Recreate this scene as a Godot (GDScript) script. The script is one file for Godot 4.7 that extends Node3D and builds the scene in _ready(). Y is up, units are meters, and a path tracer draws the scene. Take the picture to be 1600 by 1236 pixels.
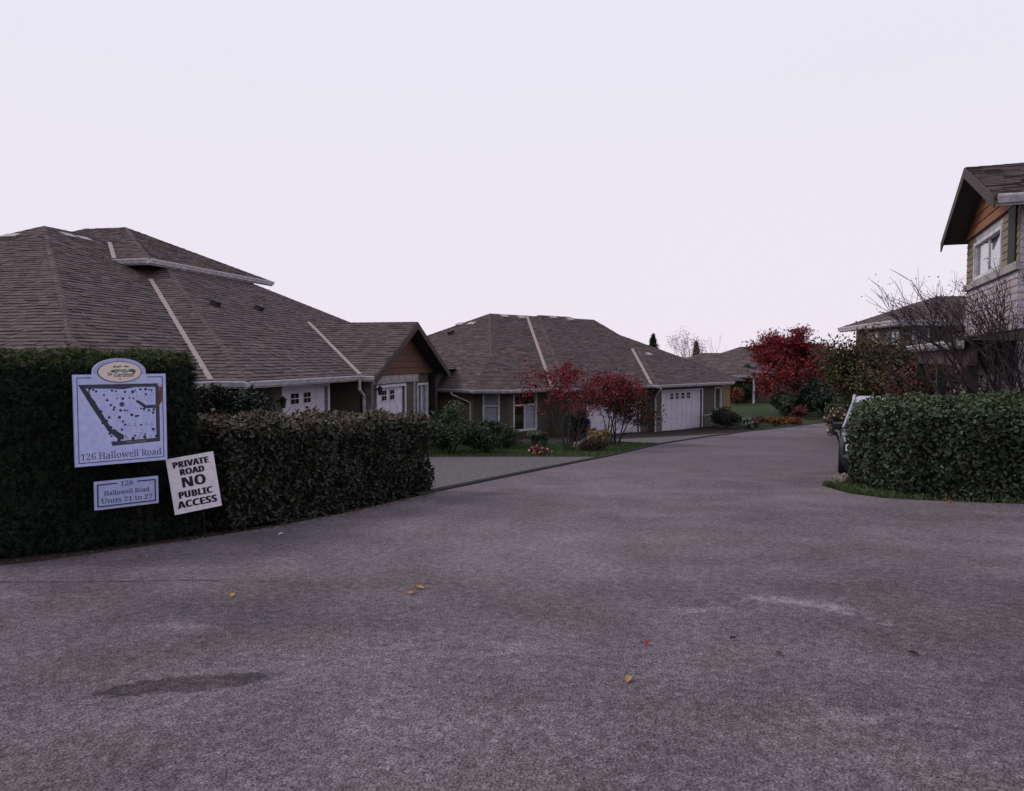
extends Node3D

# ---------------------------------------------------------------- mesh builder
class MB:
	var v := PackedVector3Array()
	var n := PackedVector3Array()
	var c := PackedColorArray()
	var col := Color(1, 1, 1)
	func tri(a: Vector3, b: Vector3, d: Vector3) -> void:      # counter-clockwise seen from outside
		var nn := (b - a).cross(d - a)
		if nn.length_squared() < 1e-14:
			return
		nn = nn.normalized()
		v.append(a); v.append(d); v.append(b)
		for i in 3:
			n.append(nn); c.append(col)
	func quad(a: Vector3, b: Vector3, d: Vector3, e: Vector3) -> void:
		tri(a, b, d); tri(a, d, e)
	func stri(a: Vector3, b: Vector3, d: Vector3, na: Vector3, nb: Vector3, nd: Vector3) -> void:
		v.append(a); v.append(d); v.append(b)
		n.append(na); n.append(nd); n.append(nb)
		for i in 3:
			c.append(col)
	func fan(p: Array) -> void:
		for i in range(1, p.size() - 1):
			tri(p[0], p[i], p[i + 1])
	func obox(o: Vector3, x: Vector3, y: Vector3, z: Vector3) -> void:   # from corner o along three right-handed edges
		var p := [o, o + x, o + x + y, o + y, o + z, o + x + z, o + x + y + z, o + y + z]
		for f in [[4, 5, 6, 7], [1, 0, 3, 2], [5, 1, 2, 6], [0, 4, 7, 3], [7, 6, 2, 3], [0, 1, 5, 4]]:
			quad(p[f[0]], p[f[1]], p[f[2]], p[f[3]])
	func rbox(o: Vector3, x: Vector3, y: Vector3, z: Vector3) -> void:
		if x.cross(y).dot(z) > 0.0: obox(o, x, y, z)
		else: obox(o + x, -x, y, z)
	func box(a: Vector3, b: Vector3) -> void:
		var s := b - a
		obox(a, Vector3(s.x, 0, 0), Vector3(0, s.y, 0), Vector3(0, 0, s.z))
	func bev(a: Vector3, b: Vector3, k: float) -> void:         # a box with chamfered edges
		var m := [a, b]
		var pts := {}
		for i in 8:
			var q := Vector3(m[i & 1].x, m[(i >> 1) & 1].y, m[(i >> 2) & 1].z)
			var s := Vector3(1 - 2 * (i & 1), 1 - 2 * ((i >> 1) & 1), 1 - 2 * ((i >> 2) & 1)) * k
			pts[i] = [q + Vector3(0, s.y, s.z), q + Vector3(s.x, 0, s.z), q + Vector3(s.x, s.y, 0)]
		for ax in 3:
			for s in 2:
				var u := (ax + 1) % 3
				var w := (ax + 2) % 3
				var q := []
				for k2 in [[0, 0], [1, 0], [1, 1], [0, 1]]:
					q.append(pts[(s << ax) | (k2[0] << u) | (k2[1] << w)][ax])
				if s == 0: q.reverse()
				quad(q[0], q[1], q[2], q[3])
		for ax in 3:                                           # edges along axis ax
			var u := (ax + 1) % 3
			var w := (ax + 2) % 3
			for su in 2:
				for sw in 2:
					var i0 := (su << u) | (sw << w)
					var i1 := i0 | (1 << ax)
					var q := [pts[i0][u], pts[i1][u], pts[i1][w], pts[i0][w]]
					if su != sw: q.reverse()
					quad(q[3], q[2], q[1], q[0])
		for i in 8:
			var flip := ((i & 1) + ((i >> 1) & 1) + ((i >> 2) & 1)) % 2 == 1
			if flip: tri(pts[i][0], pts[i][1], pts[i][2])
			else: tri(pts[i][0], pts[i][2], pts[i][1])
	func bar(p: Vector3, q: Vector3, w: float, h: float, up := Vector3.UP) -> void:   # a square bar from p to q
		var t := (q - p)
		var s := t.cross(up).normalized() * w
		var u := s.cross(t).normalized() * h
		rbox(p - s * 0.5 - u * 0.5, s, u, t)
	func tube(p: Vector3, q: Vector3, r0: float, r1: float, k := 6, cap := false) -> void:
		var t := (q - p).normalized()
		var s := t.cross(Vector3.UP if absf(t.y) < 0.9 else Vector3.RIGHT).normalized()
		var u := t.cross(s)
		for i in k:
			var a0 := TAU * i / k
			var a1 := TAU * (i + 1) / k
			var d0 := s * cos(a0) + u * sin(a0)
			var d1 := s * cos(a1) + u * sin(a1)
			stri(p + d0 * r0, p + d1 * r0, q + d1 * r1, d0, d1, d1)
			stri(p + d0 * r0, q + d1 * r1, q + d0 * r1, d0, d1, d0)
			if cap:
				tri(q, q + d0 * r1, q + d1 * r1)
				tri(p, p + d1 * r0, p + d0 * r0)
	func mesh() -> ArrayMesh:
		var arr := []
		arr.resize(Mesh.ARRAY_MAX)
		arr[Mesh.ARRAY_VERTEX] = v
		arr[Mesh.ARRAY_NORMAL] = n
		arr[Mesh.ARRAY_COLOR] = c
		var m := ArrayMesh.new()
		m.add_surface_from_arrays(Mesh.PRIMITIVE_TRIANGLES, arr)
		return m

var M := {}
var taken := {}
var rng := RandomNumberGenerator.new()

# ---------------------------------------------------------------- naming helpers
func numbered(called: String) -> String:
	if not taken.has(called):
		taken[called] = 0
		return called
	taken[called] += 1
	return "%s_%03d" % [called, taken[called]]

func tag(o: Node, label: String, category: String, group := "") -> void:
	o.set_meta("label", label); o.set_meta("category", category)
	if group: o.set_meta("group", group)

func thing(called: String, label: String, category: String, at: Vector3, turn := 0.0, group := "") -> Node3D:
	var o := Node3D.new()
	o.name = numbered(called)
	add_child(o)
	o.position = at; o.rotation.y = turn
	tag(o, label, category, group)
	return o

func part(called: String, mesh: Mesh, m: Material, parent: Node, stuff := false) -> MeshInstance3D:
	var o := MeshInstance3D.new()
	o.mesh = mesh; o.material_override = m
	o.name = called
	parent.add_child(o, true)
	if stuff: o.set_meta("kind", "stuff")
	return o

func structure(called: String, mesh: Mesh, m: Material) -> MeshInstance3D:
	var o := MeshInstance3D.new()
	o.mesh = mesh; o.material_override = m
	o.name = numbered(called)
	add_child(o)
	o.set_meta("kind", "structure")
	return o

# ---------------------------------------------------------------- materials
func noise_tex(freq: float, lo: float, hi: float, size := 256, seed_ := 1, oct := 4, kind := FastNoiseLite.TYPE_SIMPLEX_SMOOTH) -> NoiseTexture2D:
	var fn := FastNoiseLite.new()
	fn.seed = seed_; fn.frequency = freq; fn.noise_type = kind
	fn.fractal_octaves = oct
	var t := NoiseTexture2D.new()
	t.width = size; t.height = size; t.seamless = true; t.noise = fn
	var g := Gradient.new()
	g.set_color(0, Color(lo, lo, lo)); g.set_color(1, Color(hi, hi, hi))
	t.color_ramp = g
	return t

func normal_tex(freq: float, strength: float, size := 256, seed_ := 3) -> NoiseTexture2D:
	var t := noise_tex(freq, 0, 1, size, seed_)
	t.color_ramp = null
	t.as_normal_map = true; t.bump_strength = strength
	return t

func lin(r: float, g: float, b: float) -> Color:
	return Color(r, g, b).linear_to_srgb()

func mat(c: Color, rough := 0.8, tex: Texture2D = null, scale := 1.0, vertex := false, norm: Texture2D = null) -> StandardMaterial3D:
	var m := StandardMaterial3D.new()
	m.albedo_color = c; m.roughness = rough
	m.vertex_color_use_as_albedo = vertex
	m.metallic_specular = 0.35
	if tex:
		m.albedo_texture = tex
	if norm:
		m.normal_enabled = true; m.normal_texture = norm; m.normal_scale = 0.6
	if tex or norm:
		m.uv1_triplanar = true; m.uv1_world_triplanar = true
		m.uv1_scale = Vector3.ONE * scale
	return m

func make_materials() -> void:
	var fine := noise_tex(0.09, 0.62, 1.0, 256, 5)
	var patch := noise_tex(0.02, 0.66, 1.0, 256, 9, 5)
	var grit := normal_tex(0.2, 6.0)
	M.shingle = mat(Color(1, 1, 1), 0.92, noise_tex(0.16, 0.55, 1.0, 256, 21, 3), 1.6, true)
	M.flash = mat(lin(0.42, 0.345, 0.335), 0.55, fine, 0.8)
	M.gutter = mat(lin(0.72, 0.69, 0.73), 0.5, patch, 0.7)
	M.soffit = mat(lin(0.1, 0.092, 0.085), 0.8, fine, 0.6)
	M.fascia = mat(lin(0.075, 0.05, 0.047), 0.7, fine, 0.7)
	M.stucco = mat(lin(0.15, 0.135, 0.11), 0.95, fine, 0.9, false, grit)
	M.tan = mat(lin(0.42, 0.3, 0.185), 0.95, noise_tex(0.07, 0.6, 1.0, 256, 33, 5), 0.8, false, grit)
	M.trim = mat(lin(0.42, 0.4, 0.4), 0.6, patch, 0.7)
	M.greytrim = mat(lin(0.16, 0.155, 0.15), 0.7, patch, 0.7)
	M.door = mat(lin(0.66, 0.6, 0.72), 0.55, noise_tex(0.03, 0.9, 1.0, 256, 71, 3), 0.3)
	M.white = mat(lin(0.76, 0.74, 0.8), 0.55, patch, 0.5)
	M.post = mat(lin(0.022, 0.02, 0.018), 0.7, fine, 0.8)
	M.cedarboard = mat(Color(1, 1, 1), 0.8, noise_tex(0.05, 0.6, 1.0, 256, 44, 4), 0.9, true)
	M.brick = mat(lin(0.13, 0.07, 0.055), 0.95, fine, 0.9, false, grit)
	M.metal = mat(lin(0.3, 0.28, 0.28), 0.6)
	M.darkvent = mat(lin(0.05, 0.045, 0.045), 0.7, fine, 1.0)
	M.blind = mat(lin(0.62, 0.64, 0.76), 0.8)
	var g := StandardMaterial3D.new()
	g.albedo_color = Color(0.10, 0.11, 0.13, 0.14); g.roughness = 0.03
	g.transparency = BaseMaterial3D.TRANSPARENCY_ALPHA
	M.glass = g
	var gd := StandardMaterial3D.new()
	gd.albedo_color = lin(0.012, 0.013, 0.016); gd.roughness = 0.06
	M.darkglass = gd
	M.bark = mat(lin(0.085, 0.065, 0.06), 0.95, fine, 4.0)
	M.purplebark = mat(lin(0.07, 0.052, 0.055), 0.9, fine, 4.0)
	M.leaf = mat(Color(1, 1, 1), 0.5, null, 1.0, true)
	M.leaf.backlight = Color(0.25, 0.25, 0.2)
	M.gloss = mat(Color(1, 1, 1), 0.4, null, 1.0, true)
	M.gloss.backlight = Color(0.12, 0.12, 0.1)
	M.cedar = mat(Color(1, 1, 1), 0.8, null, 1.0, true)
	M.core = mat(lin(0.008, 0.009, 0.006), 1.0)
	M.soil = mat(lin(0.045, 0.034, 0.028), 1.0, noise_tex(0.06, 0.45, 1.0, 256, 61, 5), 0.7, false, grit)
	M.lawn = mat(lin(0.045, 0.075, 0.02), 1.0, noise_tex(0.08, 0.5, 1.0, 256, 62, 5), 0.6, false, grit)
	M.concrete = mat(lin(0.155, 0.14, 0.145), 0.95, noise_tex(0.03, 0.66, 1.0, 512, 63, 6), 0.35, false, grit)
	M.kerb = mat(lin(0.045, 0.04, 0.042), 0.95, noise_tex(0.06, 0.5, 1.0, 256, 64, 5), 0.9, false, grit)
	M.stone = mat(lin(0.3, 0.25, 0.21), 0.95, noise_tex(0.03, 0.5, 1.0, 256, 65, 5), 1.2, false, grit)
	M.paint = mat(lin(0.008, 0.014, 0.016), 0.25)
	M.paint.clearcoat_enabled = true; M.paint.clearcoat = 0.8; M.paint.clearcoat_roughness = 0.1
	M.silver = mat(lin(0.32, 0.33, 0.4), 0.35)
	M.rubber = mat(lin(0.012, 0.012, 0.012), 0.85)
	M.lamp = mat(lin(0.5, 0.5, 0.5), 0.1)
	M.redlamp = mat(lin(0.2, 0.01, 0.01), 0.15)
	M.ink = mat(lin(0.012, 0.012, 0.02), 0.6)
	M.blueink = mat(lin(0.022, 0.03, 0.075), 0.6)
	M.corrugated = mat(lin(0.8, 0.74, 0.82), 0.6, noise_tex(0.02, 0.86, 1.0, 256, 66, 4), 1.5)
	M.signedge = mat(lin(0.3, 0.3, 0.34), 0.7, patch, 2.0)
	M.wood = mat(lin(0.03, 0.026, 0.02), 0.9, fine, 3.0)
	M.sidingwhite = mat(lin(0.5, 0.46, 0.5), 0.7, patch, 0.6)
	M.sidingbrown = mat(lin(0.11, 0.075, 0.07), 0.8, patch, 0.6)
	M.cream = mat(lin(0.3, 0.24, 0.17), 0.85, patch, 0.6)
	M.greenpost = mat(lin(0.03, 0.04, 0.032), 0.7, fine, 0.8)
	M.fence = mat(lin(0.16, 0.1, 0.07), 0.9, fine, 0.8)

# ---------------------------------------------------------------- terrain: the street falls away from the camera and levels out
func hy(d: float) -> float:
	if d < -4.0: return 0.116
	if d < -2.0: return 0.116
	if d < 38.0: return -0.058 * d
	var t := minf((d - 38.0) / 18.0, 1.0)
	return -0.058 * 38.0 - 0.058 * 18.0 * (t - t * t * 0.5)

func gp(x: float, d: float, up := 0.0) -> Vector3:
	return Vector3(x, hy(d) + up, -d)

func lerp_table(t: Array, d: float) -> float:
	if d <= t[0][0]: return t[0][1]
	for i in range(1, t.size()):
		if d <= t[i][0]:
			return lerpf(t[i - 1][1], t[i][1], (d - t[i - 1][0]) / (t[i][0] - t[i - 1][0]))
	return t[-1][1]

const LEFT_EDGE := [[7.0, -44.0], [7.12, -12.0], [7.3, -6.2], [7.5, -5.3], [7.72, -4.88], [8.44, -4.29], [9.11, -3.74], [10.2, -3.02], [11.5, -2.36], [14.2, -1.34], [18.0, 0.35], [24.0, 3.12], [30.4, 5.75], [38.0, 9.7], [44.0, 13.6], [50.0, 18.9], [54.0, 22.6], [57.0, 27.5], [60.0, 37.0], [61.0, 60.0], [61.2, 90.0]]
const RIGHT_EDGE := [[10.0, 44.0], [11.0, 20.0], [11.7, 12.0], [12.4, 7.9], [12.75, 6.9], [13.1, 6.3], [13.8, 6.0], [15.2, 6.05], [15.6, 6.5], [15.8, 9.5], [20.0, 10.0], [22.0, 10.0], [30.0, 12.6], [38.0, 16.2], [44.0, 20.2], [48.0, 24.6], [51.0, 30.0], [53.0, 46.0], [53.5, 90.0]]

func rows_mesh(d0: float, d1: float, step: float, xl: Callable, xr: Callable, up: float, cols := 6) -> ArrayMesh:
	var st := SurfaceTool.new()
	st.begin(Mesh.PRIMITIVE_TRIANGLES)
	st.set_smooth_group(0)
	var nrow := int(ceil((d1 - d0) / step))
	for i in nrow:
		var da := lerpf(d0, d1, float(i) / nrow)
		var db := lerpf(d0, d1, float(i + 1) / nrow)
		for k in cols:
			var q := []
			for e in [[da, k], [da, k + 1], [db, k + 1], [db, k]]:
				var l: float = xl.call(e[0])
				var r: float = maxf(xr.call(e[0]), l + 0.001)
				var x := lerpf(l, r, float(e[1]) / cols)
				q.append(gp(x, e[0], up))
			for idx in [0, 3, 2, 0, 2, 1]:
				st.set_uv(Vector2(q[idx].x, -q[idx].z))
				st.set_uv2(Vector2((q[idx].x + 16.0) / 32.0, (-q[idx].z + 8.0) / 32.0))
				st.add_vertex(q[idx])
	st.generate_normals()
	return st.commit()

# a map of wear, stains and patches on the asphalt, drawn from above: 32 m by 32 m
func asphalt_map() -> ImageTexture:
	var n := 1408
	var big := FastNoiseLite.new(); big.seed = 4; big.frequency = 0.16; big.fractal_octaves = 4
	var mid := FastNoiseLite.new(); mid.seed = 8; mid.frequency = 0.9; mid.fractal_octaves = 4
	var tin := FastNoiseLite.new(); tin.seed = 15; tin.frequency = 9.0; tin.fractal_octaves = 2
	var hue := FastNoiseLite.new(); hue.seed = 29; hue.frequency = 0.5; hue.fractal_octaves = 3
	var data := PackedByteArray()
	data.resize(n * n * 3)
	var p := 0
	for j in n:
		var d := (j + 0.5) / n * 32.0 - 8.0
		for i in n:
			var x := (i + 0.5) / n * 32.0 - 16.0
			var g := 0.72
			var warm := 0.0
			var b := big.get_noise_2d(x, d)
			var m := mid.get_noise_2d(x, d)
			var near := 1.0 if d > 2.5 and d < 19.0 else 0.4
			g += (b * 0.13 + m * 0.09) * near
			if d > 2.5 and d < 21.0 and absf(x) < 0.72 * d + 1.0:
				g += tin.get_noise_2d(x, d) * 0.12
				warm = hue.get_noise_2d(x, d) * 0.02
				# seam between the public road and the private lane, with its thin crack
				var sy := 6.93 + m * 0.05 + 0.02 * sin(x * 1.7)
				if d < sy: g -= 0.03
				if x < 0.6 and absf(d - sy) < 0.02 + 0.02 * m and (x < -2.9 or mid.get_noise_2d(x * 2.0, 40.0) > 0.05): g -= 0.2
				# oil-dark tar patch, lens shaped
				var px := (x + 1.84) * 0.9 + (d - 4.37) * 0.43
				var py := (d - 4.37) * 0.9 - (x + 1.84) * 0.43 + 0.05 * sin(px * 5.0)
				var e := px * px / 0.27 + py * py / 0.024 + m * 0.5 + tin.get_noise_2d(x * 2.0, d * 2.0) * 0.35
				if e < 1.0: g -= 0.22 * clampf((1.0 - e) * 4.0, 0.0, 1.0)
				# dusty curved tyre tracks, right foreground
				var rr := Vector2(x - 1.72, (d - 5.3) * 1.0).length()
				var ang := atan2(d - 5.3, x - 1.72)
				var tr := 1.0 - absf(rr - 1.04 - m * 0.1) / 0.17
				if tr > 0.0 and ang > -0.35 and ang < 1.6:
					g += 0.26 * tr * clampf(0.55 + m * 1.3 + tin.get_noise_2d(x, d) * 0.6, 0.0, 1.0) * clampf((ang + 0.35) * 4.0, 0.0, 1.0) * clampf((1.6 - ang) * 3.0, 0.0, 1.0)
				for tk in [[-3.9, 6.4, 0.5], [-2.3, 5.5, 0.4], [-0.3, 5.0, 0.7], [1.43, 5.92, 0.35], [-0.5, 3.8, 0.5], [1.8, 3.9, 0.5]]:
					var r2 := Vector2((x - tk[0]) / tk[2], (d - tk[1] - 0.12 * m) / 0.2).length()
					if r2 < 1.0: g += 0.2 * (1.0 - r2) * clampf(0.6 + mid.get_noise_2d(x * 1.7, d * 4.0) * 1.6, 0.0, 1.0)
			data[p] = int(clampf(g + warm, 0.0, 1.0) * 255.0)
			data[p + 1] = int(clampf(g - absf(warm) * 0.4, 0.0, 1.0) * 255.0)
			data[p + 2] = int(clampf(g - warm, 0.0, 1.0) * 255.0)
			p += 3
	return ImageTexture.create_from_image(Image.create_from_data(n, n, false, Image.FORMAT_RGB8, data))

func grain_tex() -> ImageTexture:
	var n := 512
	var r := RandomNumberGenerator.new(); r.seed = 77
	var fn := FastNoiseLite.new(); fn.seed = 3; fn.frequency = 0.11; fn.fractal_octaves = 2
	var im := Image.create(n, n, false, Image.FORMAT_RGB8)
	for j in n:
		for i in n:
			var u := r.randf()
			var g := 0.60 + 0.2 * r.randf() + 0.1 * fn.get_noise_2d(i, j)
			if u > 0.92: g += 0.3
			elif u < 0.14: g -= 0.3
			var w := (r.randf() - 0.5) * 0.05
			im.set_pixel(i, j, Color(g + w, g, g - w))
	im.generate_mipmaps()
	return ImageTexture.create_from_image(im)

# ---------------------------------------------------------------- leaves
func leaf_mesh(kind: String) -> ArrayMesh:
	var b := MB.new()
	if kind == "oval":                                        # length 1 along y, folded along the midrib
		var w := [0.0, 0.2, 0.26, 0.17, 0.0]
		for i in 4:
			var y0 := i * 0.25
			var y1 := (i + 1) * 0.25
			var z0 := -0.12 * y0 * y0
			var z1 := -0.12 * y1 * y1
			for s in [-1.0, 1.0]:
				var a := Vector3(0, y0, z0); var c := Vector3(0, y1, z1)
				var a2 := Vector3(s * w[i], y0, z0 + 0.06); var c2 := Vector3(s * w[i + 1], y1, z1 + 0.06)
				if s > 0: b.quad(a, a2, c2, c)
				else: b.quad(a, c, c2, a2)
	elif kind == "frond":                                     # a flat cedar spray
		for k in 5:
			var an := -0.9 + 0.45 * k
			var t := Vector3(sin(an), cos(an), 0)
			var s := Vector3(t.y, -t.x, 0) * 0.07
			var o := Vector3(0, 0.12 * absf(k - 2), 0)
			b.quad(o - s, o + s, o + t * 0.85 + s * 0.4 + Vector3(0, 0, -0.1), o + t * 0.85 - s * 0.4 + Vector3(0, 0, -0.1))
	elif kind == "lobed":
		var tips := 5
		for k in tips:
			var an := -1.9 + 0.95 * k
			var an0 := an - 0.42; var an1 := an + 0.42
			var r := 0.62 if k == 2 else (0.5 if k == 1 or k == 3 else 0.36)
			var o := Vector3(0, 0.35, 0)
			b.tri(o, o + Vector3(sin(an1), cos(an1), 0) * r * 0.5, o + Vector3(sin(an), cos(an), 0) * r + Vector3(0, 0, -0.08))
			b.tri(o, o + Vector3(sin(an), cos(an), 0) * r + Vector3(0, 0, -0.08), o + Vector3(sin(an0), cos(an0), 0) * r * 0.5)
	elif kind == "blade":
		b.tri(Vector3(-0.06, 0, 0), Vector3(0.06, 0, 0), Vector3(0.1, 1, -0.25))
	elif kind == "petal":
		for k in 5:
			var an := TAU * k / 5.0
			var d := Vector3(cos(an), 0.25, sin(an)) * 0.5
			var e := Vector3(-sin(an), 0, cos(an)) * 0.26
			b.tri(Vector3.ZERO, d + e, d - e)
	return b.mesh()

var LEAF := {}

func scatter(called: String, kind: String, m: Material, parent: Node, xf: Array, cols: Array) -> MultiMeshInstance3D:
	if not LEAF.has(kind): LEAF[kind] = leaf_mesh(kind)
	var mm := MultiMesh.new()
	mm.transform_format = MultiMesh.TRANSFORM_3D
	mm.use_colors = true
	mm.mesh = LEAF[kind]
	mm.instance_count = xf.size()
	for i in xf.size():
		mm.set_instance_transform(i, xf[i])
		mm.set_instance_color(i, cols[i])
	var o := MultiMeshInstance3D.new()
	o.multimesh = mm; o.material_override = m
	o.name = called
	parent.add_child(o, true)
	o.set_meta("kind", "stuff")
	return o

func leaf_xf(p: Vector3, nrm: Vector3, size: float, spread: float) -> Transform3D:
	var z := (nrm + Vector3(rng.randfn(), rng.randfn(), rng.randfn()) * spread).normalized()
	var y := Vector3(rng.randf_range(-1, 1), rng.randf_range(-0.6, 1), rng.randf_range(-1, 1))
	y = (y - z * y.dot(z)).normalized()
	var x := y.cross(z)
	return Transform3D(Basis(x * size, y * size, z * size), p)

func pick(cols: Array, vary := 0.25) -> Color:
	var c: Color = cols[rng.randi() % cols.size()]
	var k := 1.0 + rng.randf_range(-vary, vary)
	return Color(c.r * k * rng.randf_range(0.92, 1.08), c.g * k, c.b * k * rng.randf_range(0.92, 1.08))

# a clipped hedge along a path of (x, d) points; the road side is to the right of the path
func hedge(called: String, label: String, group: String, path: Array, thick: float, height: float, level_top: float, rad: float, count: int, kind: String, m: Material, size: Vector2, cols: Array, topcols: Array, depth: float, spread: float, seed_: int, bump := 0.09) -> void:
	rng.seed = seed_
	var fn := FastNoiseLite.new(); fn.seed = seed_; fn.frequency = 0.8; fn.fractal_octaves = 3
	var cum := [0.0]
	for i in range(1, path.size()):
		cum.append(cum[-1] + path[i].distance_to(path[i - 1]))
	var total: float = cum[-1]
	var mid: Vector2 = path[path.size() / 2]
	var base := gp(mid.x, mid.y)
	var o := thing(called, label, "hedge", base, 0.0, group)
	var along := func(s: float) -> Array:
		s = clampf(s, 0.0, total)
		var i := 1
		while i < path.size() - 1 and cum[i] < s: i += 1
		var q: Vector2 = path[i - 1].lerp(path[i], (s - cum[i - 1]) / (cum[i] - cum[i - 1]))
		var t: Vector2 = (path[mini(i + 1, path.size() - 1)] - path[maxi(i - 2, 0)]).normalized()
		return [q, t]
	var place := func(s: float, t: float, y: float) -> Vector3:    # t metres back from the road face
		var e: Array = along.call(s)
		var back := Vector2(-e[1].y, e[1].x)
		var q: Vector2 = e[0] + back * t
		if s < 0.0: q += e[1] * s
		if s > total: q += e[1] * (s - total)
		var g := hy(e[0].y)
		var top := (level_top - g) if level_top > -50.0 else height
		return Vector3(q.x, g + y / height * top, -q.y) - base
	# profile round the section: up the face, over the top, down the back
	var prof := func(u: float) -> Array:                            # u in metres; gives t, y, normal t, normal y
		var a := height - rad
		if u < a: return [0.0, u, -1.0, 0.0]
		u -= a
		var arc := rad * PI * 0.5
		if u < arc:
			var an := u / rad
			return [rad - cos(an) * rad, a + sin(an) * rad, -cos(an), sin(an)]
		u -= arc
		if u < thick - 2.0 * rad: return [rad + u, height, 0.0, 1.0]
		u -= thick - 2.0 * rad
		if u < arc:
			var an := u / rad
			return [thick - rad + sin(an) * rad, a + cos(an) * rad, sin(an), cos(an)]
		u -= arc
		return [thick, maxf(a - u, 0.0), 1.0, 0.0]
	var plen := 2.0 * (height - rad) + rad * PI + thick - 2.0 * rad
	# dark woody core
	var core := MB.new()
	var ns := int(total / 0.25) + 1
	var inset := 0.13
	var ring := func(s: float) -> Array:
		var r := []
		for k in 17:
			var e: Array = prof.call(plen * k / 16.0)
			var t: float = e[0] - e[2] * inset
			var y: float = maxf(e[1] - e[3] * inset, 0.0)
			var pp: Vector3 = place.call(s, t, y)
			r.append(pp)
		return r
	var prev: Array = ring.call(inset)
	core.fan(prev)
	for i in ns:
		var cur: Array = ring.call(lerpf(inset, total - inset, float(i + 1) / ns))
		for k in 16:
			core.quad(prev[k], prev[k + 1], cur[k + 1], cur[k])
		prev = cur
	prev.reverse()
	core.fan(prev)
	part("branches", core.mesh(), M.core, o)
	var xf := []
	var cc := []
	var endarea := thick * height
	var sidearea := plen * total
	for i in count:
		var s: float; var t: float; var y: float; var nrm: Vector3
		var f := rng.randf() * (sidearea + 2.0 * endarea)
		var inn := depth * pow(rng.randf(), 1.6)
		var pos: Vector3
		var upn := 0.0
		if f < sidearea:
			s = rng.randf() * total
			var u := rng.randf() * plen
			if u > plen - height * 0.7 and rng.randf() < 0.75: u = rng.randf() * (plen - height)
			var e: Array = prof.call(u)
			pos = place.call(s, e[0] - e[2] * inn, e[1] - e[3] * inn)
			var tg: Array = along.call(s)
			var back := Vector3(-tg[1].y, 0, -tg[1].x)
			nrm = back * e[2] + Vector3.UP * e[3]
			upn = e[3]
		else:
			var left := rng.randf() < 0.5
			t = rng.randf() * thick; y = rng.randf() * height
			var edge := maxf(rad - minf(t, thick - t), 0.0) / rad
			var cut := maxf(y - (height - rad), 0.0) / rad
			if edge * edge + cut * cut > 1.0: continue
			pos = place.call(inn if left else total - inn, t, y)
			var tg: Array = along.call(0.0 if left else total)
			nrm = Vector3(tg[1].x, 0, -tg[1].y) * (-1.0 if left else 1.0)
			upn = cut
		var w := pos + base
		pos += nrm * fn.get_noise_3d(w.x * 1.6, w.y * 1.6, w.z * 1.6) * bump * 2.0
		if rng.randf() < 0.03: pos += nrm * rng.randf() * 0.08
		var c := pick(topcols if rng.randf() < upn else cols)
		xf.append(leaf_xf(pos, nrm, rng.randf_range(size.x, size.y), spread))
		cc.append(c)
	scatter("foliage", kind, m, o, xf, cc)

var THIN := 0.72

# branching wood: collects tips for leaves
func grow(b: MB, tips: Array, p: Vector3, dir: Vector3, length: float, r: float, level: int, kids: Vector2i, splay: float, lift: float, shrink := 0.68) -> void:
	var segs := 3
	var q := p
	var d := dir.normalized()
	var rr := r
	var pts := [p]
	for i in segs:
		d = (d + Vector3(rng.randfn(), rng.randfn() * 0.6, rng.randfn()) * 0.12 + Vector3.UP * lift * 0.2).normalized()
		var e := q + d * length / segs
		var r2 := rr * 0.84
		b.tube(q, e, rr, r2, 6 if r > 0.02 else (4 if r > 0.007 else 3))
		q = e; rr = r2
		pts.append(q)
	if level <= 0:
		for x in pts.slice(1): tips.append([x, d])
		return
	var k := rng.randi_range(kids.x, kids.y)
	for i in k:
		var at: Vector3 = pts[segs] if i < 2 else pts[rng.randi_range(1, segs)]
		var a := TAU * (i + rng.randf() * 0.6) / k
		var s := d.cross(Vector3.RIGHT if absf(d.x) < 0.8 else Vector3.BACK).normalized()
		var u := d.cross(s)
		var nd := (d * cos(splay) + (s * cos(a) + u * sin(a)) * sin(splay) * rng.randf_range(0.7, 1.3) + Vector3.UP * lift * 0.3).normalized()
		grow(b, tips, at, nd, length * shrink * rng.randf_range(0.8, 1.15), rr * THIN, level - 1, kids, splay, lift, shrink)
	if level <= 1:
		for x in pts.slice(1): tips.append([x, d])

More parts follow.
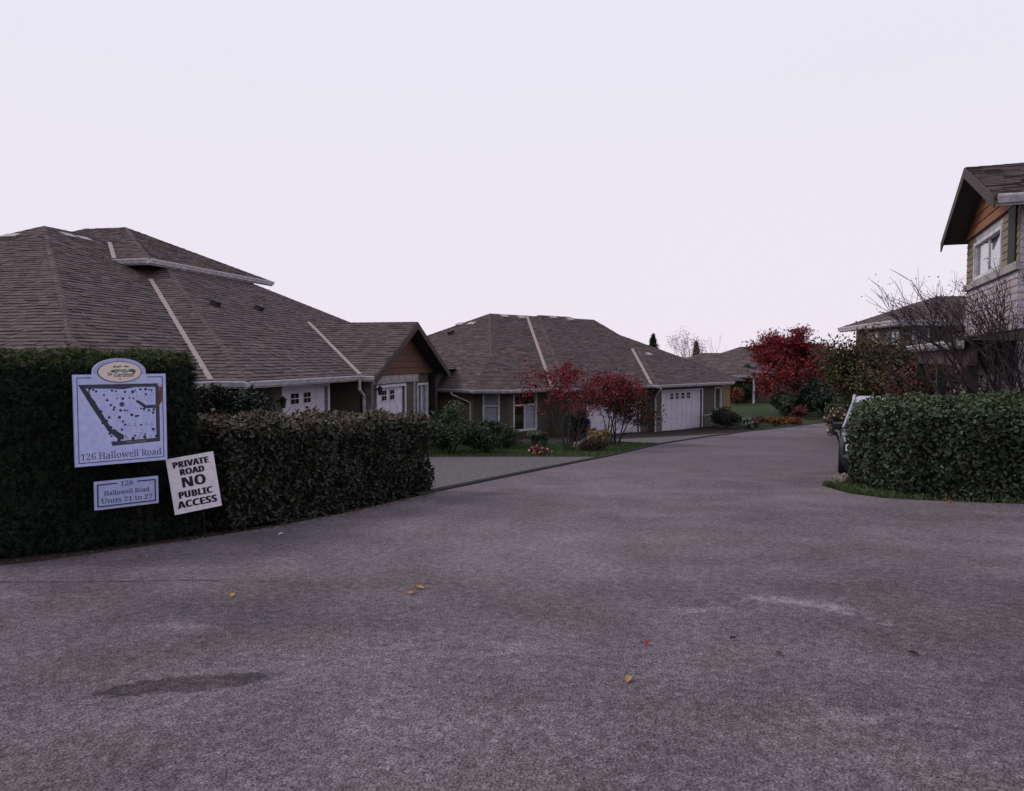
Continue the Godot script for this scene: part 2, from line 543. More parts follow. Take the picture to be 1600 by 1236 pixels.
func tree(called: String, label: String, category: String, at: Vector3, spec: Dictionary, group := "") -> Node3D:
	rng.seed = spec.seed
	THIN = spec.get("thin", 0.72)
	var o := thing(called, label, category, at, 0.0, group)
	var b := MB.new()
	var tips := []
	for k in spec.get("stems", 1):
		var a = TAU * k / maxf(spec.get("stems", 1), 1) + 0.7
		var lean: float = spec.get("lean", 0.05)
		grow(b, tips, Vector3(cos(a), 0, sin(a)) * spec.get("foot", 0.0) + Vector3(0, -0.05, 0), Vector3(cos(a) * lean, 1, sin(a) * lean), spec.trunk, spec.r, spec.levels, spec.kids, spec.splay, spec.lift, spec.get("shrink", 0.68))
	if spec.has("skirt"):                                       # lower side branches that carry the crown down
		var sk: Array = spec.skirt
		for k in sk[0]:
			var u := Vector3(rng.randfn(), rng.randfn(), rng.randfn()).normalized()
			var e := Vector3(u.x * sk[2], sk[1] + u.y * sk[3], u.z * sk[2]) * Vector3.ONE
			var s0 := Vector3(e.x * 0.12, clampf(e.y * 0.6, 0.5, 3.0), e.z * 0.12)
			b.tube(s0, s0.lerp(e, 0.5) + Vector3(0, 0.2, 0), 0.05, 0.03, 5); b.tube(s0.lerp(e, 0.5) + Vector3(0, 0.2, 0), e, 0.03, 0.01, 4)
			for j in 7: tips.append([s0.lerp(e, 0.55 + 0.075 * j) + Vector3(rng.randfn(), rng.randfn() * 0.4, rng.randfn()) * 0.25, u])
	part("trunk", b.mesh(), spec.get("bark", M.bark), o)
	if spec.get("leaves", 0) > 0 and tips.size() > 0:
		var xf := []
		var cc := []
		var gap := FastNoiseLite.new(); gap.seed = spec.seed; gap.frequency = spec.get("gapf", 0.9)
		for i in spec.leaves:
			var t: Array = tips[rng.randi() % tips.size()]
			var p: Vector3 = t[0] + Vector3(rng.randfn(), rng.randfn() * spec.get("flat", 0.6), rng.randfn()) * spec.cloud
			if p.y < spec.get("low", 0.0): continue
			if gap.get_noise_3d(p.x, p.y * 1.6, p.z) < spec.get("gap", -0.3): continue
			xf.append(leaf_xf(p, Vector3(0, 0.6, 0), rng.randf_range(spec.size.x, spec.size.y), 0.9))
			var hi: float = p.y
			var cols: Array = spec.cols
			if spec.has("lowcols") and hi < spec.split + rng.randfn() * 0.35: cols = spec.lowcols
			cc.append(pick(cols))
		scatter("crown", spec.get("leaf", "oval"), M.leaf, o, xf, cc)
	return o

# a rounded leafy shrub: stems and a cloud of leaves grouped in clumps
func shrub(called: String, label: String, at: Vector3, size: Vector3, count: int, leaf: float, cols: Array, seed_: int, group := "", kind := "oval", flowers := [], category := "shrub") -> Node3D:
	rng.seed = seed_
	var o := thing(called, label, category, at, rng.randf() * TAU, group)
	var b := MB.new()
	for k in 9:
		var a := TAU * k / 9.0 + rng.randf()
		var e := Vector3(cos(a) * size.x * 0.36, size.y * rng.randf_range(0.55, 0.85), sin(a) * size.z * 0.36)
		b.tube(Vector3(cos(a), -0.5, sin(a)) * 0.05, e * 0.55 + Vector3(0, 0.05, 0), 0.02, 0.014, 5)
		b.tube(e * 0.55 + Vector3(0, 0.05, 0), e, 0.014, 0.006, 4)
	part("stems", b.mesh(), M.bark, o)
	var clumps := []
	for k in 26:
		var u := Vector3(rng.randfn(), rng.randfn(), rng.randfn()).normalized() * pow(rng.randf(), 0.4)
		clumps.append([Vector3(u.x * size.x * 0.38, size.y * (0.5 + u.y * 0.36), u.z * size.z * 0.38), rng.randf_range(0.22, 0.4)])
	var xf := []
	var cc := []
	var fl := []
	var fc := []
	for i in count:
		var c: Array = clumps[rng.randi() % clumps.size()]
		var u := Vector3(rng.randfn(), rng.randfn(), rng.randfn()).normalized()
		var q: Vector3 = c[0] + u * Vector3(size.x, size.y, size.z) * 0.5 * c[1] * pow(rng.randf(), 0.3)
		if q.y < 0.02: q.y = rng.randf() * 0.1
		xf.append(leaf_xf(q, (q - Vector3(0, size.y * 0.4, 0)).normalized(), leaf * rng.randf_range(0.7, 1.25), 0.5))
		cc.append(pick(cols))
		if flowers.size() > 0 and rng.randf() < 0.22 and u.y > -0.2:
			fl.append(leaf_xf(q + u * 0.02, Vector3.UP, leaf * 0.9, 0.4)); fc.append(pick(flowers))
	scatter("foliage", kind, M.leaf, o, xf, cc)
	if fl.size() > 0: scatter("blossoms", "petal", M.leaf, o, fl, fc)
	return o

# ---------------------------------------------------------------- houses: local frame b (right), a (away), y
class Fr:
	var b0: float; var a0: float; var y0: float
	func p(b: float, a: float, y: float) -> Vector3:
		return Vector3(b - b0, y - y0, -(a - a0))

func house(called: String, label: String, phi: float, b: float, a: float, y: float) -> Array:
	var f := Fr.new()
	f.b0 = b; f.a0 = a; f.y0 = y
	var r := deg_to_rad(phi)
	var o := thing(called, label, "house", Vector3(b * cos(r) + a * sin(r), y, -(a * cos(r) - b * sin(r))), -r)
	return [o, f]

func clip(poly: Array, nx: float, ny: float, lim: float) -> Array:   # keep nx*x+ny*y <= lim
	var out := []
	for i in poly.size():
		var p: Vector2 = poly[i]
		var q: Vector2 = poly[(i + 1) % poly.size()]
		var fp := nx * p.x + ny * p.y - lim
		var fq := nx * q.x + ny * q.y - lim
		if fp <= 0.0: out.append(p)
		if (fp < 0.0 and fq > 0.0) or (fp > 0.0 and fq < 0.0):
			out.append(p.lerp(q, fp / (fp - fq)))
	return out

var ROOFCOLS := [Color(0.16, 0.118, 0.124), Color(0.138, 0.105, 0.108), Color(0.176, 0.131, 0.134), Color(0.118, 0.09, 0.1), Color(0.15, 0.122, 0.114)]

# overlapping shingles over a convex roof plane given counter-clockwise from outside
var single_left := 0

func shingles(b: MB, pts: Array, e: float, w: float, cols: Array, holder: Node = null) -> void:
	var n: Vector3 = (pts[1] - pts[0]).cross(pts[2] - pts[0]).normalized()
	var up := (Vector3.UP - n * n.y).normalized()
	var right := up.cross(n)
	var o: Vector3 = pts[0]
	var poly := []
	var lo := Vector2(1e9, 1e9); var hi := Vector2(-1e9, -1e9)
	for p in pts:
		var q := Vector2((p - o).dot(right), (p - o).dot(up))
		poly.append(q)
		lo = lo.min(q); hi = hi.max(q)
	var edges := []                                            # inside half planes
	var area := 0.0
	for i in poly.size(): area += poly[i].cross(poly[(i + 1) % poly.size()])
	for i in poly.size():
		var t: Vector2 = poly[(i + 1) % poly.size()] - poly[i]
		var nn := Vector2(t.y, -t.x).normalized() * (1.0 if area > 0 else -1.0)
		edges.append([nn.x, nn.y, nn.dot(poly[i])])
	var row := 0
	var y := lo.y
	while y < hi.y:
		var x := lo.x - rng.randf() * w
		while x < hi.x:
			var ww := w * rng.randf_range(0.6, 1.4)
			var drop := rng.randf_range(0.0, e * 0.2)
			var q := [Vector2(x, y - (drop if y > lo.y else 0.0)), Vector2(x + ww, y - (drop if y > lo.y else 0.0)), Vector2(x + ww, y + e), Vector2(x, y + e)]
			var yb: float = q[0].y
			for g in edges:
				q = clip(q, g[0], g[1], g[2])
				if q.size() < 3: break
			x += ww
			if q.size() < 3: continue
			var thick := rng.randf_range(0.012, 0.034)
			b.col = pick(cols, 0.2)
			var top := []
			for t in q:
				var k := clampf(1.0 - (t.y - yb) / (e + drop), 0.0, 1.0)
				top.append(o + right * t.x + up * t.y + n * (0.008 + thick * k))
			var into := b
			if holder and single_left > 0:                     # the nearest courses are laid shingle by shingle
				into = MB.new()
				into.col = b.col
			into.fan(top)
			for i in q.size():
				var j := (i + 1) % q.size()
				if absf(q[i].y - yb) < 0.002 and absf(q[j].y - yb) < 0.002:
					into.quad(top[i] - n * (thick + 0.006), top[j] - n * (thick + 0.006), top[j], top[i])
			if into != b and into.v.size() > 0:
				part("shingle", into.mesh(), M.shingle, holder)
				single_left -= 1
		y += e
		row += 1
	b.col = Color(1, 1, 1)

func cap_line(b: MB, p: Vector3, q: Vector3, n0: Vector3, n1: Vector3) -> void:   # ridge and hip caps, lapped
	var t := (q - p)
	var len := t.length()
	t = t.normalized()
	var k := int(len / 0.3) + 1
	for i in k:
		var a := p + t * len * i / k
		var c := p + t * len * (i + 1) / k
		var s0 := n0.cross(t).normalized() * 0.085
		if s0.dot(n1) > 0: s0 = -s0
		var s1 := n1.cross(t).normalized() * 0.085
		if s1.dot(n0) > 0: s1 = -s1
		var up := (n0 + n1).normalized()
		b.col = pick(ROOFCOLS, 0.14)
		var h0 := up * 0.03; var h1 := up * 0.022
		b.quad(a + h0 + s0, a + h0, c + h1, c + h1 + s0)
		b.quad(a + h0, a + h0 + s1, c + h1 + s1, c + h1)
		b.quad(a + h0 + s0, a + s0 + up * 0.01, a + up * 0.01, a + h0)
		b.quad(a + h0, a + up * 0.01, a + s1 + up * 0.01, a + h0 + s1)
	b.col = Color(1, 1, 1)

# a hip or gable roof as a solid deck with shingled planes. axis 0: the ridge runs along a; 1: along b
func hip(o: Node3D, f: Fr, b0: float, b1: float, a0: float, a1: float, y: float, pitch: float, axis: int, run0: float, run1: float, e: float, w: float, show: Array, soffit := true) -> MeshInstance3D:
	var t0 := b0 if axis == 0 else a0
	var t1 := b1 if axis == 0 else a1
	var s0 := a0 if axis == 0 else b0
	var s1 := a1 if axis == 0 else b1
	var tm := (t0 + t1) * 0.5
	var h := (t1 - t0) * 0.5 * pitch
	var P := func(s: float, t: float, yy: float) -> Vector3: return f.p(t, s, yy) if axis == 0 else f.p(s, t, yy)
	var A: Vector3 = P.call(s0, t0, y); var B: Vector3 = P.call(s0, t1, y)
	var C: Vector3 = P.call(s1, t1, y); var D: Vector3 = P.call(s1, t0, y)
	var R0: Vector3 = P.call(s0 + run0, tm, y + h); var R1: Vector3 = P.call(s1 - run1, tm, y + h)
	var planes := [[B, C, R1, R0], [D, A, R0, R1], [A, B, R0], [C, D, R1]]     # t1 side, t0 side, s0 end, s1 end
	var deck := MB.new()
	for i in 4:
		var q: Array = planes[i]
		var nn: Vector3 = (q[1] - q[0]).cross(q[2] - q[0])
		var outside := nn.y < 0 if absf(nn.y) > 1e-5 else false
		if outside: q.reverse()
		planes[i] = q
		deck.fan(q)
	if soffit: deck.quad(A, D, C, B)
	var roof := part("roof", deck.mesh(), M.soffit, o)
	var sh := MB.new()
	for i in 4:
		if i < show.size() and show[i]:
			var q: Array = planes[i]
			var lowest := 0                                    # start at the eave so that courses run from it
			for k in q.size():
				if q[k].y < q[lowest].y - 0.001: lowest = k
			shingles(sh, q, e, w, ROOFCOLS, roof)
	var ns := []
	for q in planes: ns.append((q[1] - q[0]).cross(q[2] - q[0]).normalized())
	cap_line(sh, R0, R1, ns[0], ns[1])
	if run0 > 0.01:
		cap_line(sh, B, R0, ns[0], ns[2]); cap_line(sh, A, R0, ns[1], ns[2])
	if run1 > 0.01:
		cap_line(sh, C, R1, ns[0], ns[3]); cap_line(sh, D, R1, ns[1], ns[3])
	part("shingles", sh.mesh(), M.shingle, roof, true)
	return roof

func gutter(o: Node3D, p: Vector3, q: Vector3, out: Vector3, h := 0.125) -> void:   # a trough of folded metal hung on the eave
	var b := MB.new()
	var x := out.normalized()
	var t := (q - p).normalized()
	var prof := [Vector2(0, -h), Vector2(0.075, -h), Vector2(0.1, -h * 0.55), Vector2(0.125, -h * 0.2), Vector2(0.125, 0), Vector2(0.112, 0.006), Vector2(0.105, -0.012), Vector2(0.02, -0.05), Vector2(0, -0.05)]
	for i in prof.size():
		var j := (i + 1) % prof.size()
		var pi: Vector2 = prof[i]; var pj: Vector2 = prof[j]
		var a := x * pi.x + Vector3.UP * pi.y
		var c := x * pj.x + Vector3.UP * pj.y
		if x.cross(Vector3.UP).dot(t) < 0: b.quad(p + a, q + a, q + c, p + c)
		else: b.quad(q + a, p + a, p + c, q + c)
	var cap0 := []
	var cap1 := []
	for v in prof:
		cap0.append(p + x * v.x + Vector3.UP * v.y); cap1.append(q + x * v.x + Vector3.UP * v.y)
	b.fan(cap0); b.fan(cap1)
	part("gutter", b.mesh(), M.gutter, o)
	var fb := MB.new()                                         # fascia board behind it
	var t0 := p - Vector3.UP * (h + 0.045) - x * 0.025
	fb.rbox(t0, q - p, Vector3.UP * (h + 0.045), x * 0.022)
	part("fascia", fb.mesh(), M.gutter, o)

func strip(o: Node3D, p: Vector3, q: Vector3, n: Vector3, w: float, m: Material, called: String) -> void:
	var b := MB.new()
	var t := (q - p)
	var s := t.cross(n).normalized() * w
	b.rbox(p - s * 0.5, s, t, n * 0.03)
	part(called, b.mesh(), m, o)

func vent(o: Node3D, at: Vector3, up: Vector3, right: Vector3, n: Vector3, size: Vector3, called := "roof_vent", m: Material = null) -> void:
	var b := MB.new()
	b.rbox(at - right * size.x * 0.5 - n * 0.02, right * size.x, up * size.y, n * size.z)
	b.rbox(at - right * size.x * 0.56 - up * 0.03 + n * size.z, right * size.x * 1.12, up * (size.y + 0.03), n * 0.02)
	part(called, b.mesh(), m if m else M.metal, o)

# a wall between two local points with rectangular openings [s0, s1, y0, y1] along it; thickness goes inwards (to the left of p->q seen from above if inside is there)
func wall(o: Node3D, p: Vector3, q: Vector3, y0: float, y1: float, m: Material, openings := [], inward := Vector3.ZERO, called := "wall", thick := 0.16) -> MeshInstance3D:
	p.y = 0; q.y = 0
	var t := (q - p)
	var len := t.length()
	t = t.normalized()
	var nin := inward.normalized()
	var cuts := [0.0, len]
	for w in openings:
		cuts.append(w[0]); cuts.append(w[1])
	cuts.sort()
	var b := MB.new()
	for i in cuts.size() - 1:
		var s0: float = cuts[i]; var s1: float = cuts[i + 1]
		if s1 - s0 < 0.001: continue
		var spans := [[y0, y1]]
		for w in openings:
			if (s0 + s1) * 0.5 > w[0] and (s0 + s1) * 0.5 < w[1]:
				spans = [[y0, w[2]], [w[3], y1]]
		for sp in spans:
			if sp[1] - sp[0] < 0.005: continue
			var a: Vector3 = p + t * s0 + Vector3(0, sp[0], 0)
			var x := t * (s1 - s0); var y := Vector3(0, sp[1] - sp[0], 0); var z := nin * thick
			b.rbox(a, x, y, z)
	return part(called, b.mesh(), m, o)

# boxes laid in a wall's own frame: origin p, along t, up, out
func wbox(b: MB, p: Vector3, t: Vector3, out: Vector3, s0: float, s1: float, y0: float, y1: float, z0: float, z1: float) -> void:
	var a := p + t * s0 + Vector3(0, y0, 0) + out * z0
	var x := t * (s1 - s0); var y := Vector3(0, y1 - y0, 0); var z := out * (z1 - z0)
	b.rbox(a, x, y, z)

func window(o: Node3D, p: Vector3, t: Vector3, out: Vector3, s0: float, s1: float, y0: float, y1: float, lights: Array, blind := true, frame: Material = null) -> void:
	if frame == null: frame = M.white
	var b := MB.new()
	var k := 0.06
	wbox(b, p, t, out, s0 - k, s0 + 0.02, y0 - k, y1 + k, -0.09, 0.035)
	wbox(b, p, t, out, s1 - 0.02, s1 + k, y0 - k, y1 + k, -0.09, 0.035)
	wbox(b, p, t, out, s0 + 0.02, s1 - 0.02, y1 - 0.02, y1 + k, -0.09, 0.033)
	wbox(b, p, t, out, s0 + 0.02, s1 - 0.02, y0 - k, y0 + 0.02, -0.09, 0.045)
	var w := part("window", b.mesh(), frame, o)
	for g in lights:                                           # panes as fractions
		var x0 := lerpf(s0, s1, g[0]); var x1 := lerpf(s0, s1, g[1])
		var h0 := lerpf(y0, y1, g[2]); var h1 := lerpf(y0, y1, g[3])
		var fr := MB.new()
		var e := 0.035
		wbox(fr, p, t, out, x0, x0 + e, h0, h1, -0.07, -0.02)
		wbox(fr, p, t, out, x1 - e, x1, h0, h1, -0.07, -0.02)
		wbox(fr, p, t, out, x0 + e, x1 - e, h1 - e, h1, -0.07, -0.021)
		wbox(fr, p, t, out, x0 + e, x1 - e, h0, h0 + e, -0.07, -0.021)
		part("sash", fr.mesh(), frame, w)
		var gl := MB.new()
		wbox(gl, p, t, out, x0 + e, x1 - e, h0 + e, h1 - e, -0.05, -0.044)
		part("pane", gl.mesh(), M.glass if blind else M.darkglass, w)
		if blind and g.size() < 5:
			var sl := MB.new()
			var yy := h0 + e
			while yy < h1 - e - 0.03:
				var a := p + t * (x0 + e) + Vector3(0, yy, 0) - out * 0.1
				sl.rbox(a, t * (x1 - x0 - 2 * e), Vector3(0, 0.042, 0) - out * 0.018, out * 0.004)
				yy += 0.05
			part("blind", sl.mesh(), M.blind, w, true)
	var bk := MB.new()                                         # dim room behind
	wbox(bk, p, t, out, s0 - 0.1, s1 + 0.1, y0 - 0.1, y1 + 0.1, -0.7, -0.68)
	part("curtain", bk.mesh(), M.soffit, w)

# a sectional garage door; groups are window openings [s0, s1] in the top section
func garage_door(o: Node3D, p: Vector3, t: Vector3, out: Vector3, s0: float, s1: float, y0: float, y1: float, cols: int, groups: Array, wy0: float, wy1: float) -> void:
	var b := MB.new()
	var k := 0.1
	wbox(b, p, t, out, s0 - k, s0, y0, y1 + k, -0.12, 0.03)
	wbox(b, p, t, out, s1, s1 + k, y0, y1 + k, -0.12, 0.03)
	wbox(b, p, t, out, s0, s1, y1, y1 + k, -0.12, 0.028)
	wbox(b, p, t, out, s0, s1, y0, y1, -0.14, -0.1)
	var d := part("garage_door", b.mesh(), M.door, o)
	var rows := 4
	var hh := (y1 - y0) / rows
	for r in rows:
		for c in cols:
			var x0 := lerpf(s0, s1, float(c) / cols) + 0.03
			var x1 := lerpf(s0, s1, float(c + 1) / cols) - 0.03
			var h0 := y0 + r * hh + 0.025
			var h1 := y0 + (r + 1) * hh - 0.025
			var pb := MB.new()
			wbox(pb, p, t, out, x0, x1, h0, h1, -0.1, -0.088)
			wbox(pb, p, t, out, x0 + 0.06, x1 - 0.06, h0 + 0.07, h1 - 0.07, -0.088, -0.078)
			part("panel", pb.mesh(), M.door, d)
	for g in groups:
		var fr := MB.new()
		wbox(fr, p, t, out, g[0], g[1], wy0, wy1, -0.088, -0.062)
		part("window_light", fr.mesh(), M.door, d)
		var gm: float = (g[0] + g[1]) * 0.5
		var ym := (wy0 + wy1) * 0.5
		var e := 0.022
		var pn := MB.new()
		for q in [[g[0] + e, gm - e * 0.6, wy0 + e, ym - e * 0.6], [gm + e * 0.6, g[1] - e, wy0 + e, ym - e * 0.6], [g[0] + e, gm - e * 0.6, ym + e * 0.6, wy1 - e], [gm + e * 0.6, g[1] - e, ym + e * 0.6, wy1 - e]]:
			wbox(pn, p, t, out, q[0], q[1], q[2], q[3], -0.062, -0.058)
		part("panes", pn.mesh(), M.darkglass, d)

func downspout(o: Node3D, pts: Array, m: Material) -> void:
	var b := MB.new()
	for i in pts.size() - 1:
		b.bar(pts[i], pts[i + 1], 0.075, 0.06, Vector3.UP if absf((pts[i + 1] - pts[i]).normalized().y) < 0.95 else Vector3.BACK)
	part("downspout", b.mesh(), m, o)

# a gable roof of two slabs over a wing whose ridge runs along b; the open end is at b1 (side = +1) or b0 (side = -1)
func gable(o: Node3D, f: Fr, b0: float, b1: float, a0: float, a1: float, y: float, pitch: float, side: int, e: float, w: float, thick: float, rake: Material) -> void:
	var am := (a0 + a1) * 0.5
	var h := (am - a0) * pitch
	var bs := b1 if side > 0 else b0
	for k in 2:
		var ae := a0 if k == 0 else a1
		var E0 := f.p(b0, ae, y); var E1 := f.p(b1, ae, y)
		var R0 := f.p(b0, am, y + h); var R1 := f.p(b1, am, y + h)
		var q := [E0, E1, R1, R0] if k == 0 else [E1, E0, R0, R1]
		var n: Vector3 = (q[1] - q[0]).cross(q[2] - q[0]).normalized()
		var b := MB.new()
		b.fan(q)
		var dn := Vector3.DOWN * thick
		b.fan([q[3] + dn, q[2] + dn, q[1] + dn, q[0] + dn])
		for i in 4: b.quad(q[i] + dn, q[(i + 1) % 4] + dn, q[(i + 1) % 4], q[i])
		var roof := part("roof", b.mesh(), M.soffit, o)
		var sh := MB.new()
		shingles(sh, q, e, w, ROOFCOLS, roof)
		if k == 0: cap_line(sh, R0, R1, n, Vector3(n.x, n.y, -n.z))
		part("shingles", sh.mesh(), M.shingle, roof, true)
		var rb := MB.new()                                     # barge board along the rake
		var p0 := f.p(bs, ae + (-0.1 if k == 0 else 0.1), y - 0.1 * pitch); var p1 := f.p(bs, am, y + h)
		var x := Vector3(side, 0, 0)
		var z0 := Vector3(0, -0.24, 0)
		rb.rbox(p0 + z0, x * 0.035, Vector3(0, 0.25, 0), p1 - p0)
		part("barge_board", rb.mesh(), rake, o)

# boards closing a gable: horizontal planks clipped to the triangle
func gable_boards(o: Node3D, f: Fr, b: float, a0: float, a1: float, y: float, pitch: float, side: int, step: float, cols: Array, down := 0.0) -> void:
	var am := (a0 + a1) * 0.5
	var g := MB.new()
	g.rbox(f.p(b, a0, y - 0.02), f.p(b, a1, y) - f.p(b, a0, y), Vector3(0, 0.02, 0), Vector3(-side * 0.1, 0, 0))
	var tri0 := [f.p(b, a0, y), f.p(b, a1, y), f.p(b, am, y + (am - a0) * pitch)]
	for s in [-0.03, -0.1]:
		var q := []
		for v in tri0: q.append(v + Vector3(side * s, 0, 0))
		g.fan(q)
	var holder := part("gable_wall", g.mesh(), M.soffit, o)
	var yy := y - down
	while yy < y + (am - a0) * pitch - 0.05:
		var y1 := minf(yy + step, y + (am - a0) * pitch - 0.02)
		var l0 := a0 + maxf((yy - y) / pitch, 0.0); var r0 := a1 - maxf((yy - y) / pitch, 0.0)
		var l1 := a0 + maxf((y1 - y) / pitch, 0.0); var r1 := a1 - maxf((y1 - y) / pitch, 0.0)
		var m := MB.new()
		m.col = pick(cols, 0.14)
		var out := Vector3(side, 0, 0)
		var A := f.p(b, l0, yy) + out * 0.026; var B := f.p(b, r0, yy) + out * 0.026
		var C := f.p(b, r1, y1 - 0.012) + out * 0.006; var D := f.p(b, l1, y1 - 0.012) + out * 0.006
		var back := -out * 0.04
		for q in [[A, B, C, D], [A, A + back, B + back, B], [D, C, C + back, D + back], [A, D, D + back, A + back], [B, B + back, C + back, C]]:
			m.fan(q)
		part("siding_board", m.mesh(), M.cedarboard, holder)
		yy += step

# horizontal lap siding over a rectangle
func lap(holder: Node3D, p: Vector3, q: Vector3, out: Vector3, y0: float, y1: float, step: float, cols: Array, holes := []) -> void:
	var t := (q - p)
	var len := t.length()
	t = t.normalized()
	var yy := y0
	while yy < y1 - 0.01:
		var e := minf(yy + step, y1)
		var spans := [[0.0, len]]
		for w in holes:
			if e > w[2] and yy < w[3]:
				var ns := []
				for s in spans:
					if w[0] > s[0]: ns.append([s[0], minf(w[0], s[1])])
					if w[1] < s[1]: ns.append([maxf(w[1], s[0]), s[1]])
				spans = ns
		for s in spans:
			if s[1] - s[0] < 0.03: continue
			var b := MB.new()
			b.col = pick(cols, 0.08)
			var A: Vector3 = p + t * s[0]; var B: Vector3 = p + t * s[1]
			A.y = yy; B.y = yy
			var up := Vector3(0, e - yy, 0)
			var o0 := out * 0.028; var o1 := out * 0.01
			b.fan([A + o0, B + o0, B + up + o1, A + up + o1])
			b.fan([A, B, B + o0, A + o0])
			b.fan([A, A + o0, A + up + o1, A + up]); b.fan([B, B + up, B + up + o1, B + o0])
			part("siding_board", b.mesh(), M.cedarboard, holder)
		yy += step

func build_left_house() -> void:
	rng.seed = 101
	var hh := house("bungalow", "large brown shingled bungalow behind the hedges at left, with small upper roof and cedar gable", 12.0, -14.0, 20.0, -1.75)
	var o: Node3D = hh[0]
	var f: Fr = hh[1]
	var yE := 1.05
	var e := 0.185
	var w := 0.27
	# big wing at far left, middle wing with the garage, upper roof above both
	hip(o, f, -31.0, -11.0, 12.75, 40.0, yE, 0.5, 0, 10.0, 10.0, e, w, [true, false, true, false])
	single_left = 190
	hip(o, f, -26.0, -10.04, 16.88, 29.4, yE - 0.004, 0.5, 0, 7.98, 0.0, e, w, [true, false, true, false])
	single_left = 0
	hip(o, f, -27.4, -17.4, 23.3, 31.4, 4.94, 0.45, 1, 4.05, 4.05, e, w, [false, true, true, true])
	single_left = 105
	gable(o, f, -14.6, -9.45, 23.54, 31.7, 1.03, 0.465, 1, e, w, 0.09, M.fascia)
	single_left = 0
	# metal valleys
	var nB := Vector3(0.5, 1, 0).normalized()
	var nN := Vector3(0, 1, 0.5).normalized()
	strip(o, f.p(-11.0, 16.86, yE + 0.02), f.p(-17.3, 23.2, yE + 3.16 + 0.02), (nB + nN).normalized(), 0.14, M.flash, "valley_flashing")
	var ng := Vector3(0, 1, 0.465).normalized()
	strip(o, f.p(-10.0, 23.54, 1.07), f.p(-13.82, 27.62, 2.97), (nB + ng).normalized(), 0.13, M.flash, "valley_flashing")
	strip(o, f.p(-18.72, 23.25, 4.97), f.p(-20.55, 25.3, 5.86), (nB + Vector3(0, 1, 0.45).normalized()).normalized(), 0.14, M.flash, "valley_flashing")
	# gutters
	gutter(o, f.p(-11.0, 16.88, yE), f.p(-10.04, 16.88, yE), Vector3(0, 0, 1))
	gutter(o, f.p(-10.04, 16.82, yE - 0.003), f.p(-10.04, 23.54, yE - 0.003), Vector3(1, 0, 0))
	gutter(o, f.p(-10.04, 23.54, 1.03), f.p(-9.47, 23.54, 1.03), Vector3(0, 0, 1))
	gutter(o, f.p(-11.0, 12.75, yE), f.p(-11.0, 16.88, yE), Vector3(1, 0, 0))
	gutter(o, f.p(-31.0, 12.75, yE - 0.002), f.p(-11.0, 12.75, yE - 0.002), Vector3(0, 0, 1))
	gutter(o, f.p(-19.4, 23.3, 4.94), f.p(-17.4, 23.3, 4.94), Vector3(0, 0, 1), 0.15)
	gutter(o, f.p(-17.4, 23.2, 4.938), f.p(-17.4, 31.4, 4.938), Vector3(1, 0, 0), 0.15)
	# walls
	var inb := Vector3(-1, 0, 0)
	var ina := Vector3(0, 0, -1)
	wall(o, f.p(-30.4, 13.35, 0), f.p(-11.6, 13.35, 0), 0.0, 2.78, M.stucco, [], ina)
	wall(o, f.p(-11.6, 13.35, 0), f.p(-11.6, 17.5, 0), 0.0, 2.78, M.stucco, [], inb)
	wall(o, f.p(-11.6, 17.5, 0), f.p(-10.64, 17.5, 0), 0.0, 2.78, M.stucco, [], ina)
	var s0 := 19.72 - 17.5
	var s1 := 22.5 - 17.5
	wall(o, f.p(-10.64, 17.5, 0), f.p(-10.64, 22.7, 0), 0.0, 2.78, M.stucco, [[s0, s1, 0.0, 2.5]], inb)
	wall(o, f.p(-12.2, 22.75, 0), f.p(-12.2, 24.1, 0), 0.0, 2.78, M.stucco, [], inb)      # recessed entry
	wall(o, f.p(-12.2, 22.7, 0), f.p(-10.64, 22.7, 0), 0.0, 2.78, M.stucco, [], Vector3(0, 0, 1))
	wall(o, f.p(-12.2, 24.1, 0), f.p(-10.1, 24.1, 0), 0.0, 2.72, M.stucco, [], ina)
	var g0 := 25.25 - 24.1
	var g1 := 28.0 - 24.1
	wall(o, f.p(-10.1, 24.1, 0), f.p(-10.1, 31.15, 0), 0.0, 2.76, M.stucco, [[g0, g1, 0.0, 2.32], [5.35, 6.6, 0.6, 2.3]], inb)
	wall(o, f.p(-14.0, 31.15, 0), f.p(-10.1, 31.15, 0), 0.0, 2.74, M.stucco, [], Vector3(0, 0, 1))
	wall(o, f.p(-30.4, 13.35, 0), f.p(-30.4, 39.4, 0), 0.0, 2.78, M.stucco, [], Vector3(1, 0, 0))
	wall(o, f.p(-30.4, 39.4, 0), f.p(-11.6, 39.4, 0), 0.0, 2.78, M.stucco, [], Vector3(0, 0, 1))
	wall(o, f.p(-11.6, 29.0, 0), f.p(-11.6, 39.4, 0), 0.0, 2.78, M.stucco, [], inb)
	# far gable end of the middle wing, and the upper storey under the small roof
	var ge := MB.new()
	ge.fan([f.p(-25.8, 29.38, yE), f.p(-10.3, 29.38, yE), f.p(-18.02, 29.38, yE + 3.85)])
	part("end_wall", ge.mesh(), M.stucco, o)
	wall(o, f.p(-26.9, 23.9, 0), f.p(-18.0, 23.9, 0), 4.4, 6.68, M.greytrim, [], ina, "upper_wall")
	wall(o, f.p(-18.0, 23.9, 0), f.p(-18.0, 30.9, 0), 4.4, 6.68, M.greytrim, [], inb, "upper_wall")
	# doors
	var P1 := f.p(-10.64, 17.5, -1.75)
	garage_door(o, P1, Vector3(0, 0, -1), Vector3(1, 0, 0), s0, s1, 0.0, 2.5, 4, [[20.25 - 17.5, 20.76 - 17.5], [21.04 - 17.5, 21.5 - 17.5]], 2.03, 2.37)
	var P2 := f.p(-10.1, 24.1, -1.75)
